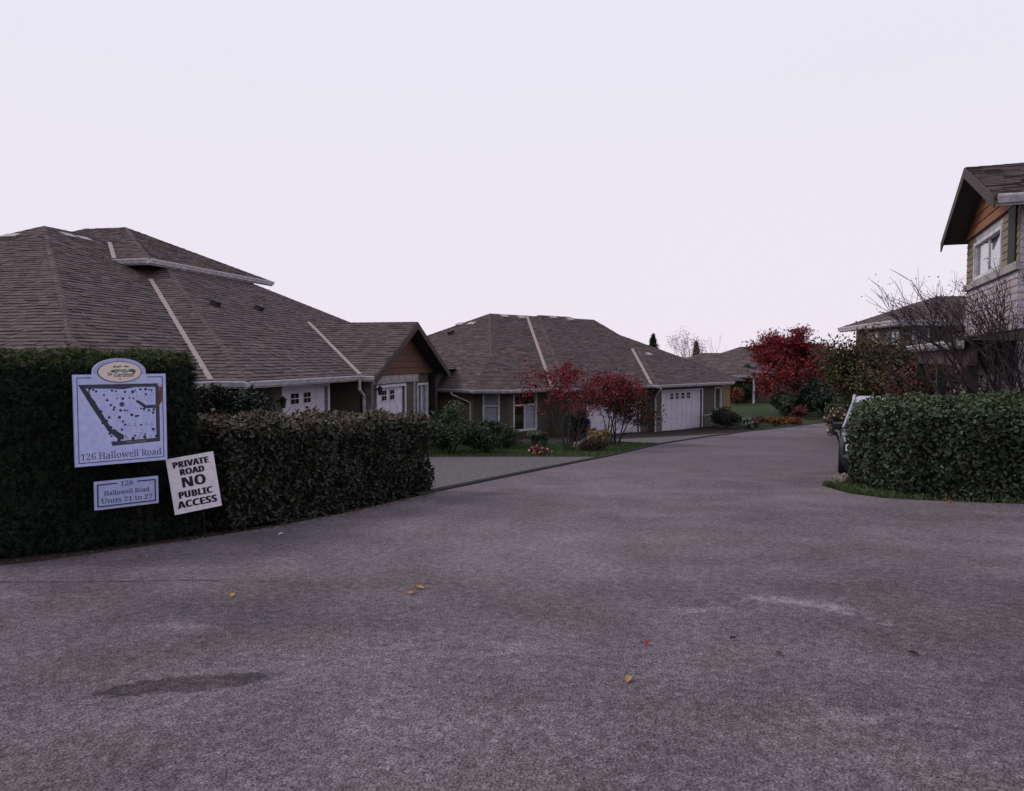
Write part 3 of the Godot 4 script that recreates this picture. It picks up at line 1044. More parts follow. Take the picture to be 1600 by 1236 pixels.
	garage_door(o, P2, Vector3(0, 0, -1), Vector3(1, 0, 0), g0, g1, 0.0, 2.32, 4, [[25.81 - 24.1, 26.3 - 24.1], [26.63 - 24.1, 27.08 - 24.1]], 1.84, 2.24)
	window(o, P2, Vector3(0, 0, -1), Vector3(1, 0, 0), 5.35, 6.6, 0.6, 2.3, [[0.0, 0.5, 0.0, 1.0], [0.5, 1.0, 0.0, 1.0]])
	var bm := MB.new()                                          # pale beam over the open bay, jamb trims
	wbox(bm, P2, Vector3(0, 0, -1), Vector3(1, 0, 0), 0.2, 5.25, 2.46, 2.745, 0.01, 0.09)
	part("beam", bm.mesh(), M.trim, o)
	bm = MB.new()
	wbox(bm, P2, Vector3(0, 0, -1), Vector3(1, 0, 0), 4.75, 4.93, 0.0, 2.458, 0.01, 0.07)
	part("jamb", bm.mesh(), M.trim, o)
	bm = MB.new()
	wbox(bm, P2, Vector3(0, 0, -1), Vector3(1, 0, 0), 6.75, 7.05, 0.0, 2.72, 0.01, 0.3)
	part("post", bm.mesh(), M.post, o)
	bm = MB.new()
	wbox(bm, P2, Vector3(0, 0, -1), Vector3(1, 0, 0), 0.0, 0.22, 0.0, 2.72, 0.0, 0.25)
	part("post", bm.mesh(), M.greytrim, o)
	gable_boards(o, f, -10.0, 23.95, 31.3, 1.02, 0.452, 1, 0.24, [Color(0.16, 0.075, 0.05), Color(0.14, 0.068, 0.048), Color(0.175, 0.085, 0.058)])
	# carriage lantern by each door
	for q in [f.p(-10.6, 19.35, 0.45), f.p(-10.06, 25.0, 0.55)]:
		var l := MB.new()
		l.box(q + Vector3(0.0, -0.02, -0.03), q + Vector3(0.14, 0.02, 0.03))
		l.tube(q + Vector3(0.16, -0.2, 0), q + Vector3(0.16, 0.02, 0), 0.05, 0.085, 6, true)
		l.tube(q + Vector3(0.16, 0.02, 0), q + Vector3(0.16, 0.13, 0), 0.11, 0.01, 6, true)
		part("lantern", l.mesh(), M.post, o)
	downspout(o, [f.p(-9.96, 23.42, 0.92), f.p(-9.96, 23.42, 0.6), f.p(-10.05, 23.98, 0.35), f.p(-10.05, 23.98, -1.75)], M.gutter)
	# vents on the roof
	var upB := Vector3(-1, 0.5, 0).normalized()
	for q in [[-20.23, 23.05, -11.0], [-20.22, 23.75, -11.0], [-14.38, 22.5, -10.04], [-14.43, 25.25, -10.04]]:
		var small: bool = q[2] > -10.5
		vent(o, f.p(q[0], q[1], yE + 0.5 * (q[2] - q[0]) + 0.03), upB, Vector3(0, 0, -1), nB, Vector3(0.3, 0.22, 0.14) if small else Vector3(0.48, 0.26, 0.05), "roof_vent", M.darkvent if small else M.metal)
	vent(o, f.p(-21.3, 21.6, yE + 0.5 * (21.6 - 12.75) + 0.03), Vector3(0, 0.5, -1).normalized(), Vector3.RIGHT, nN, Vector3(0.5, 0.26, 0.05))

func build_middle_house() -> void:
	rng.seed = 202
	var hh := house("bungalow", "wide brown hip-roofed bungalow in the middle, bay windows and two lilac garage doors", 43.0, -26.0, 33.0, -2.6)
	var o: Node3D = hh[0]
	var f: Fr = hh[1]
	var yE := 0.13
	var e := 0.145
	var w := 0.32
	# bay wing with its near corner cut off
	var bA := -24.89
	var aA := 25.33
	var c := 1.25
	var k := 3.0
	var wA := 8.3
	var E1 := f.p(bA - c, aA, yE); var E2 := f.p(bA, aA + c, yE)
	var Hc := f.p(bA - k, aA + k, yE + 0.5 * k)
	var P1 := f.p(bA - wA, aA + wA, yE + 0.5 * wA)
	var Ez := f.p(bA, 44.0, yE); var Rz := f.p(bA - wA, 44.0, yE + 0.5 * wA)
	var L0 := f.p(bA - 2 * wA, aA, yE); var Lz := f.p(bA - 2 * wA, 44.0, yE)
	var deck := MB.new()
	var fr := [E2, Ez, Rz, P1, Hc]
	var nd := [L0, E1, Hc, P1]
	var ch := [E1, E2, Hc]
	for q in [fr, nd, ch, [Lz, L0, P1, Rz], [L0, Lz, Ez, E2, E1]]: deck.fan(q)
	var roof := part("roof", deck.mesh(), M.soffit, o)
	var sh := MB.new()
	for q in [fr, nd, ch]: shingles(sh, q, e, w, ROOFCOLS)
	var nF := Vector3(0.5, 1, 0).normalized()
	var nN := Vector3(0, 1, 0.5).normalized()
	cap_line(sh, Hc, P1, nF, nN)
	cap_line(sh, P1, Rz, nF, Vector3(-nF.x, nF.y, 0))
	cap_line(sh, L0, P1, nN, Vector3(-nF.x, nF.y, 0))
	part("shingles", sh.mesh(), M.shingle, roof, true)
	# main block, then the projecting garage wing
	hip(o, f, -40.5, -23.89, 29.6, 48.3, yE - 0.004, 0.5, 0, 7.35, 8.2, e, w, [true, false, true, true])
	hip(o, f, -34.0, -23.4, 36.9, 45.6, yE - 0.008, 0.49, 1, 0.0, 4.3, e, w, [true, true, false, true])
	strip(o, f.p(bA, 29.6, yE + 0.03), f.p(bA - 8.25, 36.91, yE + 4.16), (nF + nN).normalized(), 0.17, M.flash, "valley_flashing")
	var nG := Vector3(0, 1, 0.49).normalized()
	strip(o, f.p(-23.85, 36.9, yE + 0.03), f.p(-27.9, 40.95, yE + 2.06), (nF + nG).normalized(), 0.17, M.flash, "valley_flashing")
	gutter(o, L0, E1, Vector3(0, 0, 1))
	gutter(o, E1, E2, Vector3(1, 0, 1))
	gutter(o, E2, f.p(bA, 29.6, yE), Vector3(1, 0, 0))
	gutter(o, f.p(bA, 29.6, yE), f.p(-23.89, 29.6, yE), Vector3(0, 0, 1))
	gutter(o, f.p(-23.89, 29.5, yE), f.p(-23.89, 36.9, yE), Vector3(1, 0, 0))
	gutter(o, f.p(-23.89, 36.9, yE), f.p(-23.4, 36.9, yE), Vector3(0, 0, 1))
	gutter(o, f.p(-23.4, 36.8, yE), f.p(-23.4, 45.6, yE), Vector3(1, 0, 0))
	# walls; the local floor is at zero
	var inb := Vector3(-1, 0, 0)
	var ina := Vector3(0, 0, -1)
	var top := 2.72
	var bw := -25.5
	var aw := 25.93
	wall(o, f.p(-41.0, aw, 0), f.p(bw - 1.22, aw, 0), 0.0, top, M.tan, [], ina)
	var C0 := f.p(bw - 1.2, aw, -2.6); var C1 := f.p(bw, aw + 1.2, -2.6)
	var ct := (C1 - C0).normalized()
	var co := Vector3(1, 0, 1).normalized()
	wall(o, C0, C1, 0.0, top, M.stucco, [[0.5, 1.2, 0.72, 2.55]], -co)
	window(o, C0, ct, co, 0.5, 1.2, 0.72, 2.55, [[0.0, 1.0, 0.0, 0.66], [0.0, 1.0, 0.66, 1.0]])
	var W0 := f.p(bw, aw + 1.2, -2.6)
	var ta := Vector3(0, 0, -1)
	var ob := Vector3(1, 0, 0)
	wall(o, W0, f.p(bw, 30.2, 0), 0.0, top, M.stucco, [[0.35, 1.95, 0.72, 2.55]], inb)
	window(o, W0, ta, ob, 0.35, 1.95, 0.72, 2.55, [[0.0, 0.5, 0.0, 0.66, 1], [0.5, 1.0, 0.0, 0.66], [0.0, 1.0, 0.66, 1.0, 1]])
	for q in [[f.p(-30.0, aw, -2.6), Vector3(1, 0, 0), Vector3(0, 0, 1), 3.25], [C0, ct, co, 1.69], [W0, ta, ob, 3.0]]:
		var br := MB.new()                                     # brick plinth under the bay
		wbox(br, q[0], q[1], q[2], 0.0, q[3], 0.0, 0.6, 0.004, 0.1)
		part("plinth", br.mesh(), M.brick, o)
	wall(o, f.p(bw, 30.2, 0), f.p(-24.45, 30.2, 0), 0.0, top, M.stucco, [], ina)
	var F0 := f.p(-24.45, 30.2, -2.6)
	wall(o, F0, f.p(-24.45, 37.5, 0), 0.0, top, M.stucco, [[1.7, 6.4, 0.0, 2.3]], inb)
	garage_door(o, F0, ta, ob, 1.7, 6.4, 0.0, 2.3, 8, [[2.2, 2.7], [3.0, 3.5], [3.8, 4.3], [4.6, 5.1]], 1.82, 2.16)
	wall(o, f.p(-24.45, 37.5, 0), f.p(-23.95, 37.5, 0), 0.0, top, M.stucco, [], ina)
	var G0 := f.p(-23.95, 37.5, -2.6)
	wall(o, G0, f.p(-23.95, 45.2, 0), 0.0, top, M.stucco, [[0.7, 5.15, 0.0, 2.3], [6.75, 7.5, 1.0, 2.35]], inb)
	garage_door(o, G0, ta, ob, 0.7, 5.15, 0.0, 2.3, 8, [[1.62, 2.0], [2.22, 2.6], [2.85, 3.23], [3.5, 3.88]], 1.82, 2.2)
	window(o, G0, ta, ob, 6.75, 7.5, 1.0, 2.35, [[0.0, 1.0, 0.0, 1.0, 1]])
	for q in [[F0, 0.1, 1.5, 0.0, 0.9], [F0, 6.52, 7.2, 0.0, 0.9], [G0, 0.02, 0.55, 0.0, 0.9], [G0, 5.3, 6.6, 0.0, 0.7]]:
		var br := MB.new()
		wbox(br, q[0], ta, ob, q[1], q[2], q[3], q[4], 0.004, 0.09)
		part("plinth", br.mesh(), M.greytrim, o)
		br = MB.new()
		wbox(br, q[0], ta, ob, q[1] - 0.02, q[2] + 0.02, q[4], q[4] + 0.06, 0.004, 0.12)
		part("plinth_cap", br.mesh(), M.trim, o)
	wall(o, f.p(-33.0, 45.2, 0), f.p(-23.95, 45.2, 0), 0.0, top, M.stucco, [], Vector3(0, 0, 1))
	wall(o, f.p(-41.0, 25.93, 0), f.p(-41.0, 47.6, 0), 0.0, top, M.tan, [], Vector3(1, 0, 0))
	wall(o, f.p(-41.0, 47.6, 0), f.p(-24.6, 47.6, 0), 0.0, top, M.tan, [], Vector3(0, 0, 1))
	wall(o, f.p(-24.6, 45.36, 0), f.p(-24.6, 47.6, 0), 0.0, top, M.tan, [], inb)
	downspout(o, [f.p(-27.5, 25.25, 0.02), f.p(-27.5, 25.25, -0.1), f.p(-26.85, 25.86, -0.5), f.p(-26.85, 25.86, -2.6)], M.gutter)
	downspout(o, [f.p(-23.3, 37.0, 0.02), f.p(-23.3, 37.0, -0.1), f.p(-23.9, 37.42, -0.6), f.p(-23.9, 37.42, -2.6)], M.gutter)
	var upF := Vector3(-1, 0.5, 0).normalized()
	for q in [[-32.7, 34.5, bA], [-32.66, 36.0, bA], [-31.75, 37.95, -23.89], [-31.6, 39.5, -23.89]]:
		vent(o, f.p(q[0], q[1], yE + 0.5 * (q[2] - q[0]) + 0.03), upF, Vector3(0, 0, -1), nF, Vector3(0.5, 0.3, 0.07))
	vent(o, f.p(-26.6, 41.0, yE + 0.49 * 3.2 + 0.05), upF, Vector3(0, 0, -1), nF, Vector3(0.4, 0.3, 0.08))
	for q in [[-34.3, 32.1], [-33.3, 32.1]]:
		vent(o, f.p(q[0], q[1], yE + 0.5 * (q[1] - aA) + 0.03), Vector3(0, 0.5, -1).normalized(), Vector3.RIGHT, nN, Vector3(0.5, 0.3, 0.07))
	vent(o, f.p(-33.9, 31.0, yE + 0.5 * (31.0 - aA) + 0.03), Vector3(0, 0.5, -1).normalized(), Vector3.RIGHT, nN, Vector3(0.3, 0.3, 0.16), "roof_vent", M.darkvent)

func build_right_house() -> void:
	rng.seed = 303
	var hh := house("gabled_house", "tall house at right with orange cedar gable over pale siding", 21.0, 7.0, 22.5, -1.3)
	var o: Node3D = hh[0]
	var f: Fr = hh[1]
	gable(o, f, 3.5, 14.0, 19.0, 26.0, 5.0, 0.385, -1, 0.16, 0.36, 0.1, M.fascia)
	gutter(o, f.p(3.55, 19.0, 5.0), f.p(14.0, 19.0, 5.0), Vector3(0, 0, 1), 0.17)
	var inb := Vector3(1, 0, 0)
	var P := f.p(4.1, 19.55, -1.3)
	var ta := Vector3(0, 0, -1)
	var ol := Vector3(-1, 0, 0)
	# gable wall: wide window in cream boards, pale band, white boards below
	var w := wall(o, P, f.p(4.1, 25.6, 0), 0.0, 6.2, M.sidingwhite, [[1.75, 4.95, 5.06, 5.95]], inb, "wall")
	lap(w, P, f.p(4.1, 25.6, 0), ol, 4.99, 6.16, 0.17, [Color(0.34, 0.27, 0.18), Color(0.31, 0.245, 0.17)], [[1.65, 5.05, 4.9, 6.05]])
	lap(w, P, f.p(4.1, 25.6, 0), ol, 0.0, 4.78, 0.16, [Color(0.62, 0.56, 0.62), Color(0.58, 0.53, 0.59)])
	var bd := MB.new()
	wbox(bd, P, ta, ol, -0.1, 6.15, 4.8, 4.97, 0.004, 0.09)
	part("belly_band", bd.mesh(), M.trim, o)
	bd = MB.new()
	wbox(bd, P, ta, ol, 0.2, 0.85, 4.98, 6.2, 0.03, 0.06)
	part("corner_post", bd.mesh(), M.greenpost, o)
	window(o, P, ta, ol, 1.75, 4.95, 5.06, 5.95, [[0.0, 0.5, 0.0, 1.0], [0.5, 1.0, 0.0, 1.0]])
	gable_boards(o, f, 4.05, 19.3, 25.7, 4.92, 0.372, -1, 0.24, [Color(0.36, 0.15, 0.075), Color(0.33, 0.14, 0.07), Color(0.38, 0.17, 0.09)])
	var side := wall(o, f.p(4.1, 19.55, 0), f.p(13.5, 19.55, 0), 0.0, 6.2, M.sidingwhite, [], ta)
	lap(side, f.p(4.1, 19.55, -1.3), f.p(13.5, 19.55, -1.3), Vector3(0, 0, 1), 0.0, 6.15, 0.16, [Color(0.62, 0.56, 0.62), Color(0.58, 0.53, 0.59)])
	wall(o, f.p(4.1, 25.6, 0), f.p(13.5, 25.6, 0), 0.0, 6.2, M.sidingwhite, [], Vector3(0, 0, 1))
	wall(o, f.p(13.5, 19.55, 0), f.p(13.5, 25.6, 0), 0.0, 6.2, M.sidingwhite, [], Vector3(-1, 0, 0))
	# low garage wing in front of the gable wall
	var roof := MB.new()
	var e0 := f.p(2.9, 18.4, 1.98); var e1 := f.p(2.9, 27.5, 1.98); var r1 := f.p(4.08, 27.5, 2.2); var r0 := f.p(4.08, 18.4, 2.2)
	roof.fan([e1, e0, r0, r1])
	roof.fan([e0, e1, f.p(4.08, 27.5, 1.96), f.p(4.08, 18.4, 1.96)])
	roof.fan([e0, f.p(4.08, 18.4, 1.96), r0]); roof.fan([e1, r1, f.p(4.08, 27.5, 1.96)])
	var rf := part("porch_roof", roof.mesh(), M.soffit, o)
	var sh := MB.new()
	shingles(sh, [e1, e0, r0, r1], 0.16, 0.36, ROOFCOLS)
	part("shingles", sh.mesh(), M.shingle, rf, true)
	gutter(o, f.p(2.9, 18.4, 1.98), f.p(2.9, 27.5, 1.98), Vector3(-1, 0, 0))
	bd = MB.new()
	wbox(bd, f.p(3.05, 18.6, -1.3), ta, ol, 0.0, 8.7, 2.75, 3.2, -0.15, 0.0)
	part("porch_beam", bd.mesh(), M.sidingbrown, o)
	for s in [0.1, 4.2, 8.4]:
		bd = MB.new()
		wbox(bd, f.p(3.05, 18.6, -1.3), ta, ol, s, s + 0.22, 0.0, 2.748, -0.2, 0.02)
		part("porch_post", bd.mesh(), M.greenpost, o)

func build_upper_right_house() -> void:
	rng.seed = 404
	var hh := house("two_storey_house", "cream two-storey house with grey hip roof behind the leafy screen", 8.0, 17.0, 39.0, -2.2)
	var o: Node3D = hh[0]
	var f: Fr = hh[1]
	hip(o, f, 11.35, 19.5, 34.95, 43.2, 3.2, 0.31, 1, 3.2, 3.2, 0.3, 0.6, [true, true, true, true])
	gutter(o, f.p(11.35, 34.95, 3.2), f.p(19.5, 34.95, 3.2), Vector3(0, 0, 1), 0.2)
	gutter(o, f.p(11.35, 34.9, 3.2), f.p(11.35, 43.2, 3.2), Vector3(-1, 0, 0), 0.2)
	var ta := Vector3(0, 0, -1)
	var P := f.p(12.0, 35.6, -2.2)
	var Q := f.p(12.0, 42.6, -2.2)
	wall(o, P, Q, 0.0, 5.36, M.cream, [[0.6, 2.0, 3.7, 5.0], [3.4, 4.9, 3.7, 5.0]], Vector3(1, 0, 0))
	window(o, P, ta, Vector3(-1, 0, 0), 0.6, 2.0, 3.7, 5.0, [[0, 0.5, 0, 1], [0.5, 1, 0, 1]])
	window(o, P, ta, Vector3(-1, 0, 0), 3.4, 4.9, 3.7, 5.0, [[0, 0.5, 0, 1], [0.5, 1, 0, 1]])
	wall(o, P, f.p(19.0, 35.6, 0), 0.0, 5.36, M.sidingbrown, [[0.35, 0.95, 3.5, 5.1], [3.2, 4.6, 3.6, 4.9]], ta)
	window(o, P, Vector3(1, 0, 0), Vector3(0, 0, 1), 0.35, 0.95, 3.5, 5.1, [[0, 1, 0, 1]])
	window(o, P, Vector3(1, 0, 0), Vector3(0, 0, 1), 3.2, 4.6, 3.6, 4.9, [[0, 0.5, 0, 1], [0.5, 1, 0, 1]])
	wall(o, f.p(19.0, 35.6, 0), f.p(19.0, 42.6, 0), 0.0, 5.36, M.cream, [], Vector3(-1, 0, 0))
	wall(o, Q, f.p(19.0, 42.6, 0), 0.0, 5.36, M.cream, [], Vector3(0, 0, 1))
	# lower skirt roof on the left side, with pale railing
	hip(o, f, 10.9, 15.0, 39.5, 43.0, 0.9, 0.35, 0, 1.2, 1.6, 0.3, 0.6, [false, true, true, true])
	gutter(o, f.p(10.9, 39.5, 0.9), f.p(15.0, 39.5, 0.9), Vector3(0, 0, 1), 0.18)
	wall(o, f.p(11.4, 40.1, 0), f.p(14.6, 40.1, 0), 0.0, 3.05, M.cream, [[0.4, 1.5, 1.2, 2.6]], ta)
	window(o, f.p(11.4, 40.1, -2.2), Vector3(1, 0, 0), Vector3(0, 0, 1), 0.4, 1.5, 1.2, 2.6, [[0, 1, 0, 1]])
	wall(o, f.p(11.4, 40.1, 0), f.p(11.4, 42.6, 0), 0.0, 3.05, M.cream, [], Vector3(1, 0, 0))
	gutter(o, f.p(12.05, 34.0, 1.05), f.p(19.0, 34.0, 1.05), Vector3(0, 0, 1), 0.18)
	var sk := MB.new()
	sk.rbox(f.p(12.05, 34.0, 1.0), Vector3(7, 0, 0), Vector3(0, 0.6, -1.58), Vector3(0, 0.06, 0))
	part("skirt_roof", sk.mesh(), M.soffit, o)

func build_far_house() -> void:
	rng.seed = 505
	var hh := house("bungalow", "distant low bungalow with grey-brown roof beyond the lawn, left of the big red tree", 0.0, 22.0, 80.0, -2.75)
	var o: Node3D = hh[0]
	var f: Fr = hh[1]
	hip(o, f, 15.6, 31.0, 78.0, 88.0, 0.35, 0.36, 1, 4.6, 5.0, 0.35, 0.7, [true, true, true, true])
	hip(o, f, 21.0, 36.0, 84.0, 94.0, 0.9, 0.4, 1, 5.0, 5.0, 0.35, 0.7, [true, true, true, true])
	hip(o, f, 19.6, 23.6, 74.6, 80.0, 0.0, 0.56, 0, 2.0, 0.0, 0.35, 0.7, [true, true, true, true])
	gutter(o, f.p(19.6, 74.6, 0.0), f.p(23.6, 74.6, 0.0), Vector3(0, 0, 1), 0.2)
	gutter(o, f.p(15.6, 78.0, 0.35), f.p(31.0, 78.0, 0.35), Vector3(0, 0, 1), 0.2)
	var ta := Vector3(0, 0, -1)
	wall(o, f.p(16.2, 78.7, 0), f.p(30.4, 78.7, 0), 0.0, 3.08, M.stucco, [[8.6, 10.0, 0.9, 2.3]], ta)
	window(o, f.p(16.2, 78.7, -2.75), Vector3(1, 0, 0), Vector3(0, 0, 1), 8.6, 10.0, 0.9, 2.3, [[0, 0.5, 0, 1, 1], [0.5, 1, 0, 1, 1]])
	wall(o, f.p(16.2, 78.7, 0), f.p(16.2, 87.4, 0), 0.0, 3.08, M.stucco, [], Vector3(1, 0, 0))
	wall(o, f.p(35.4, 84.6, 0), f.p(35.4, 93.4, 0), 0.0, 3.6, M.stucco, [], Vector3(-1, 0, 0))
	wall(o, f.p(30.4, 84.6, 0), f.p(35.4, 84.6, 0), 0.0, 3.6, M.stucco, [], ta)
	wall(o, f.p(20.4, 76.6, 0), f.p(22.8, 76.6, 0), 0.0, 2.74, M.stucco, [], ta)
	for b in [19.95, 23.1]:
		var m := MB.new()
		m.bev(f.p(b, 75.0, -2.75), f.p(b + 0.2, 74.8, 0.0), 0.02)
		part("porch_post", m.mesh(), M.white, o)

# ---------------------------------------------------------------- signs
func lettering(o: Node, text: String, at: Vector3, width: float, height: float, m: Material, serif := false, slant := 0.0) -> void:
	var t := TextMesh.new()
	var fo := SystemFont.new()
	fo.font_names = PackedStringArray(["Droid Serif" if serif else "Droid Sans"])
	fo.font_weight = 400 if serif else 700
	var fv := FontVariation.new()
	fv.base_font = fo
	t.font = fv; t.text = text; t.font_size = 64; t.pixel_size = 0.01; t.depth = 0.05; t.curve_step = 2.0
	var bb := t.get_aabb()
	var n := part("lettering", t, m, o)
	var sx := width / bb.size.x
	var sy := height / bb.size.y
	var b := Basis(Vector3(sx, 0, 0), Vector3(slant * sy, sy, 0), Vector3(0, 0, 0.04))
	n.transform = Transform3D(b, at - b * (bb.position + bb.size * 0.5))

func inside_poly(p: Vector2, q: PackedVector2Array) -> bool:
	return Geometry2D.is_point_in_polygon(p, q)

# the printed plan: green boundary band, lanes, plots, tree dots
func plan_print() -> ImageTexture:
	var n := 512
	var im := Image.create(n, n, false, Image.FORMAT_RGB8)
	var paper := Color(0.70, 0.73, 0.90)
	im.fill(paper)
	var fn := FastNoiseLite.new(); fn.seed = 6; fn.frequency = 0.02; fn.fractal_octaves = 4
	for j in n:
		for i in n:
			var v := fn.get_noise_2d(i, j) * 0.06
			im.set_pixel(i, j, Color(paper.r + v, paper.g + v * 0.9, paper.b + v * 0.5))
	var green := Color(0.13, 0.19, 0.20)
	var grey := Color(0.2, 0.21, 0.29)
	var S := func(x: float, y: float) -> Vector2: return Vector2((x - 108.0) / 935.0, (y - 205.0) / 950.0) * n   # print coordinates read off the sign
	var polys := [
		[[[150, 305], [960, 305], [960, 345], [720, 340], [600, 362], [470, 352], [210, 345]], grey],
		[[[150, 305], [210, 330], [300, 470], [470, 780], [590, 850], [590, 900], [540, 900], [430, 800], [270, 530]], green],
		[[[930, 330], [970, 330], [970, 940], [930, 940]], grey],
		[[[460, 915], [970, 905], [970, 945], [470, 962]], grey],
		[[[715, 495], [745, 480], [830, 540], [930, 540], [930, 575], [815, 575]], grey],
		[[[975, 340], [1005, 340], [1000, 500], [965, 560], [930, 560], [935, 535], [965, 500]], Color(0.42, 0.2, 0.14)],
		[[[970, 310], [1020, 310], [1020, 345], [970, 345]], Color(0.72, 0.62, 0.75)]]
	for e in polys:
		var q := PackedVector2Array()
		var lo := Vector2(1e9, 1e9); var hi := Vector2.ZERO
		for v in e[0]:
			var w: Vector2 = S.call(v[0], v[1])
			q.append(w); lo = lo.min(w); hi = hi.max(w)
		for j in range(int(lo.y), int(hi.y) + 2):
			for i in range(int(lo.x), int(hi.x) + 2):
				if i >= 0 and j >= 0 and i < n and j < n and inside_poly(Vector2(i, j), q): im.set_pixel(i, j, e[1])
	var r := RandomNumberGenerator.new(); r.seed = 12
	var plot := func(cx: float, cy: float, w: float, h: float, a: float) -> void:      # a plot outline
		for k in 4:
			var u0 := Vector2([-w, w, w, -w][k], [-h, -h, h, h][k]).rotated(a)
			var u1 := Vector2([w, w, -w, -w][k], [-h, h, h, -h][k]).rotated(a)
			for s in 26:
				var v: Vector2 = S.call(cx, cy) + (u0.lerp(u1, s / 26.0)) * n / 935.0
				im.set_pixel(clampi(int(v.x), 0, n - 1), clampi(int(v.y), 0, n - 1), Color(0.4, 0.42, 0.58))
		var c: Vector2 = S.call(cx, cy)
		im.fill_rect(Rect2i(int(c.x), int(c.y), 3, 3), Color(0.3, 0.3, 0.45))
	for q in [[300, 420, 0.9], [360, 500, 0.9], [420, 580, 0.9], [470, 670, 0.9], [540, 730, 0.9], [690, 575, 0.6], [530, 410, 0.3], [610, 420, -0.1], [690, 420, -0.2], [820, 440, 0.5], [850, 490, 0.4]]:
		plot.call(q[0], q[1], 44.0, 32.0, q[2])
	for k in 3: plot.call(632 + 62 * k, 800, 30.0, 38.0, 0.0)
	for k in 3: plot.call(810 + 45 * k, 795, 22.0, 38.0, 0.0)
	for k in 2: plot.call(818 + 52 * k, 655, 26.0, 40.0, 0.0)
	var dot := func(x: float, y: float, rad: float, c: Color) -> void:
		var p: Vector2 = S.call(x, y)
		var rr := rad * n / 935.0
		for j in range(int(p.y - rr), int(p.y + rr) + 1):
			for i in range(int(p.x - rr), int(p.x + rr) + 1):
				if i >= 0 and j >= 0 and i < n and j < n and Vector2(i, j).distance_to(p) < rr: im.set_pixel(i, j, c)
	var ink := Color(0.12, 0.14, 0.2)
	dot.call(578, 522, 26.0, Color(0.25, 0.28, 0.38))
	for q in [[260, 352, 14], [296, 360, 12], [324, 376, 12], [252, 380, 11], [256, 412, 14], [302, 492, 14], [340, 568, 14], [366, 592, 15], [446, 656, 14], [424, 690, 12], [380, 712, 14], [462, 764, 15], [494, 792, 11], [516, 804, 10], [448, 828, 14], [464, 856, 10], [540, 902, 18], [572, 794, 13], [606, 742, 12], [584, 706, 12], [550, 660, 16], [564, 586, 15], [604, 588, 11], [628, 592, 9], [676, 640, 16], [720, 656, 13], [742, 652, 11], [690, 392, 16], [716, 378, 9], [772, 366, 13], [826, 366, 15], [862, 372, 10], [890, 380, 12], [830, 422, 12], [430, 474, 13], [466, 526, 13], [500, 552, 12], [492, 576, 12], [588, 462, 15], [526, 458, 8], [400, 418, 11], [806, 582, 14], [774, 574, 10], [858, 598, 13], [910, 592, 14], [902, 626, 14], [900, 808, 16], [932, 886, 16], [806, 888, 18], [684, 898, 18], [704, 868, 12], [812, 858, 10], [768, 754, 11], [606, 866, 9], [480, 372, 12], [520, 380, 10], [612, 390, 12], [656, 455, 9], [698, 462, 10]]:
		dot.call(q[0], q[1], q[2], ink)
	for q in [[895, 418, 20], [645, 745, 15], [708, 745, 15], [828, 745, 17], [890, 745, 16], [770, 850, 16], [620, 892, 16], [745, 890, 14], [870, 888, 16]]:
		dot.call(q[0], q[1], q[2], Color(0.42, 0.46, 0.6)); dot.call(q[0], q[1], q[2] - 5, paper)
	for k in 60:
		var a := r.randf_range(430, 900); var b := r.randf_range(400, 860)
		if b > 780 - (a - 430) * 2.0: dot.call(a, b, r.randf_range(2.0, 4.0), Color(0.4, 0.43, 0.6))
	return ImageTexture.create_from_image(im)

func logo_print() -> ImageTexture:                              # cream oval with green tree band and a tuft of leaves
	var n := 192
	var im := Image.create(n, n, false, Image.FORMAT_RGB8)
	im.fill(Color(0.86, 0.80, 0.76))
	var r := RandomNumberGenerator.new(); r.seed = 5
	var blob := func(x: float, y: float, rx: float, ry: float, c: Color) -> void:
		for j in range(int(y - ry), int(y + ry) + 1):
			for i in range(int(x - rx), int(x + rx) + 1):
				if i >= 0 and j >= 0 and i < n and j < n and pow((i - x) / rx, 2) + pow((j - y) / ry, 2) < 1.0: im.set_pixel(i, j, c)
	for k in 26: blob.call(r.randf_range(36, 162), r.randf_range(76, 96), r.randf_range(6, 12), r.randf_range(4, 8), Color(0.16, 0.38, 0.30) * r.randf_range(0.8, 1.2))
	for k in 6: blob.call(r.randf_range(138, 158), r.randf_range(62, 86), 9, 9, Color(0.18, 0.42, 0.33))
	for k in 9: blob.call(r.randf_range(62, 122), r.randf_range(84, 92), 6, 4, Color(0.7, 0.68, 0.66))
	for k in 24: blob.call(r.randf_range(66, 136), r.randf_range(38, 54), r.randf_range(3, 7), r.randf_range(2, 4), Color(0.18, 0.2, 0.17))
	for k in 5: blob.call(158 + r.randf_range(-4, 4), 112 + r.randf_range(-8, 8), 4, 5, Color(0.65, 0.12, 0.12))
	return ImageTexture.create_from_image(im)

func print_mat(t: Texture2D) -> StandardMaterial3D:
	var m := StandardMaterial3D.new()
	m.albedo_texture = t; m.roughness = 0.55
	return m

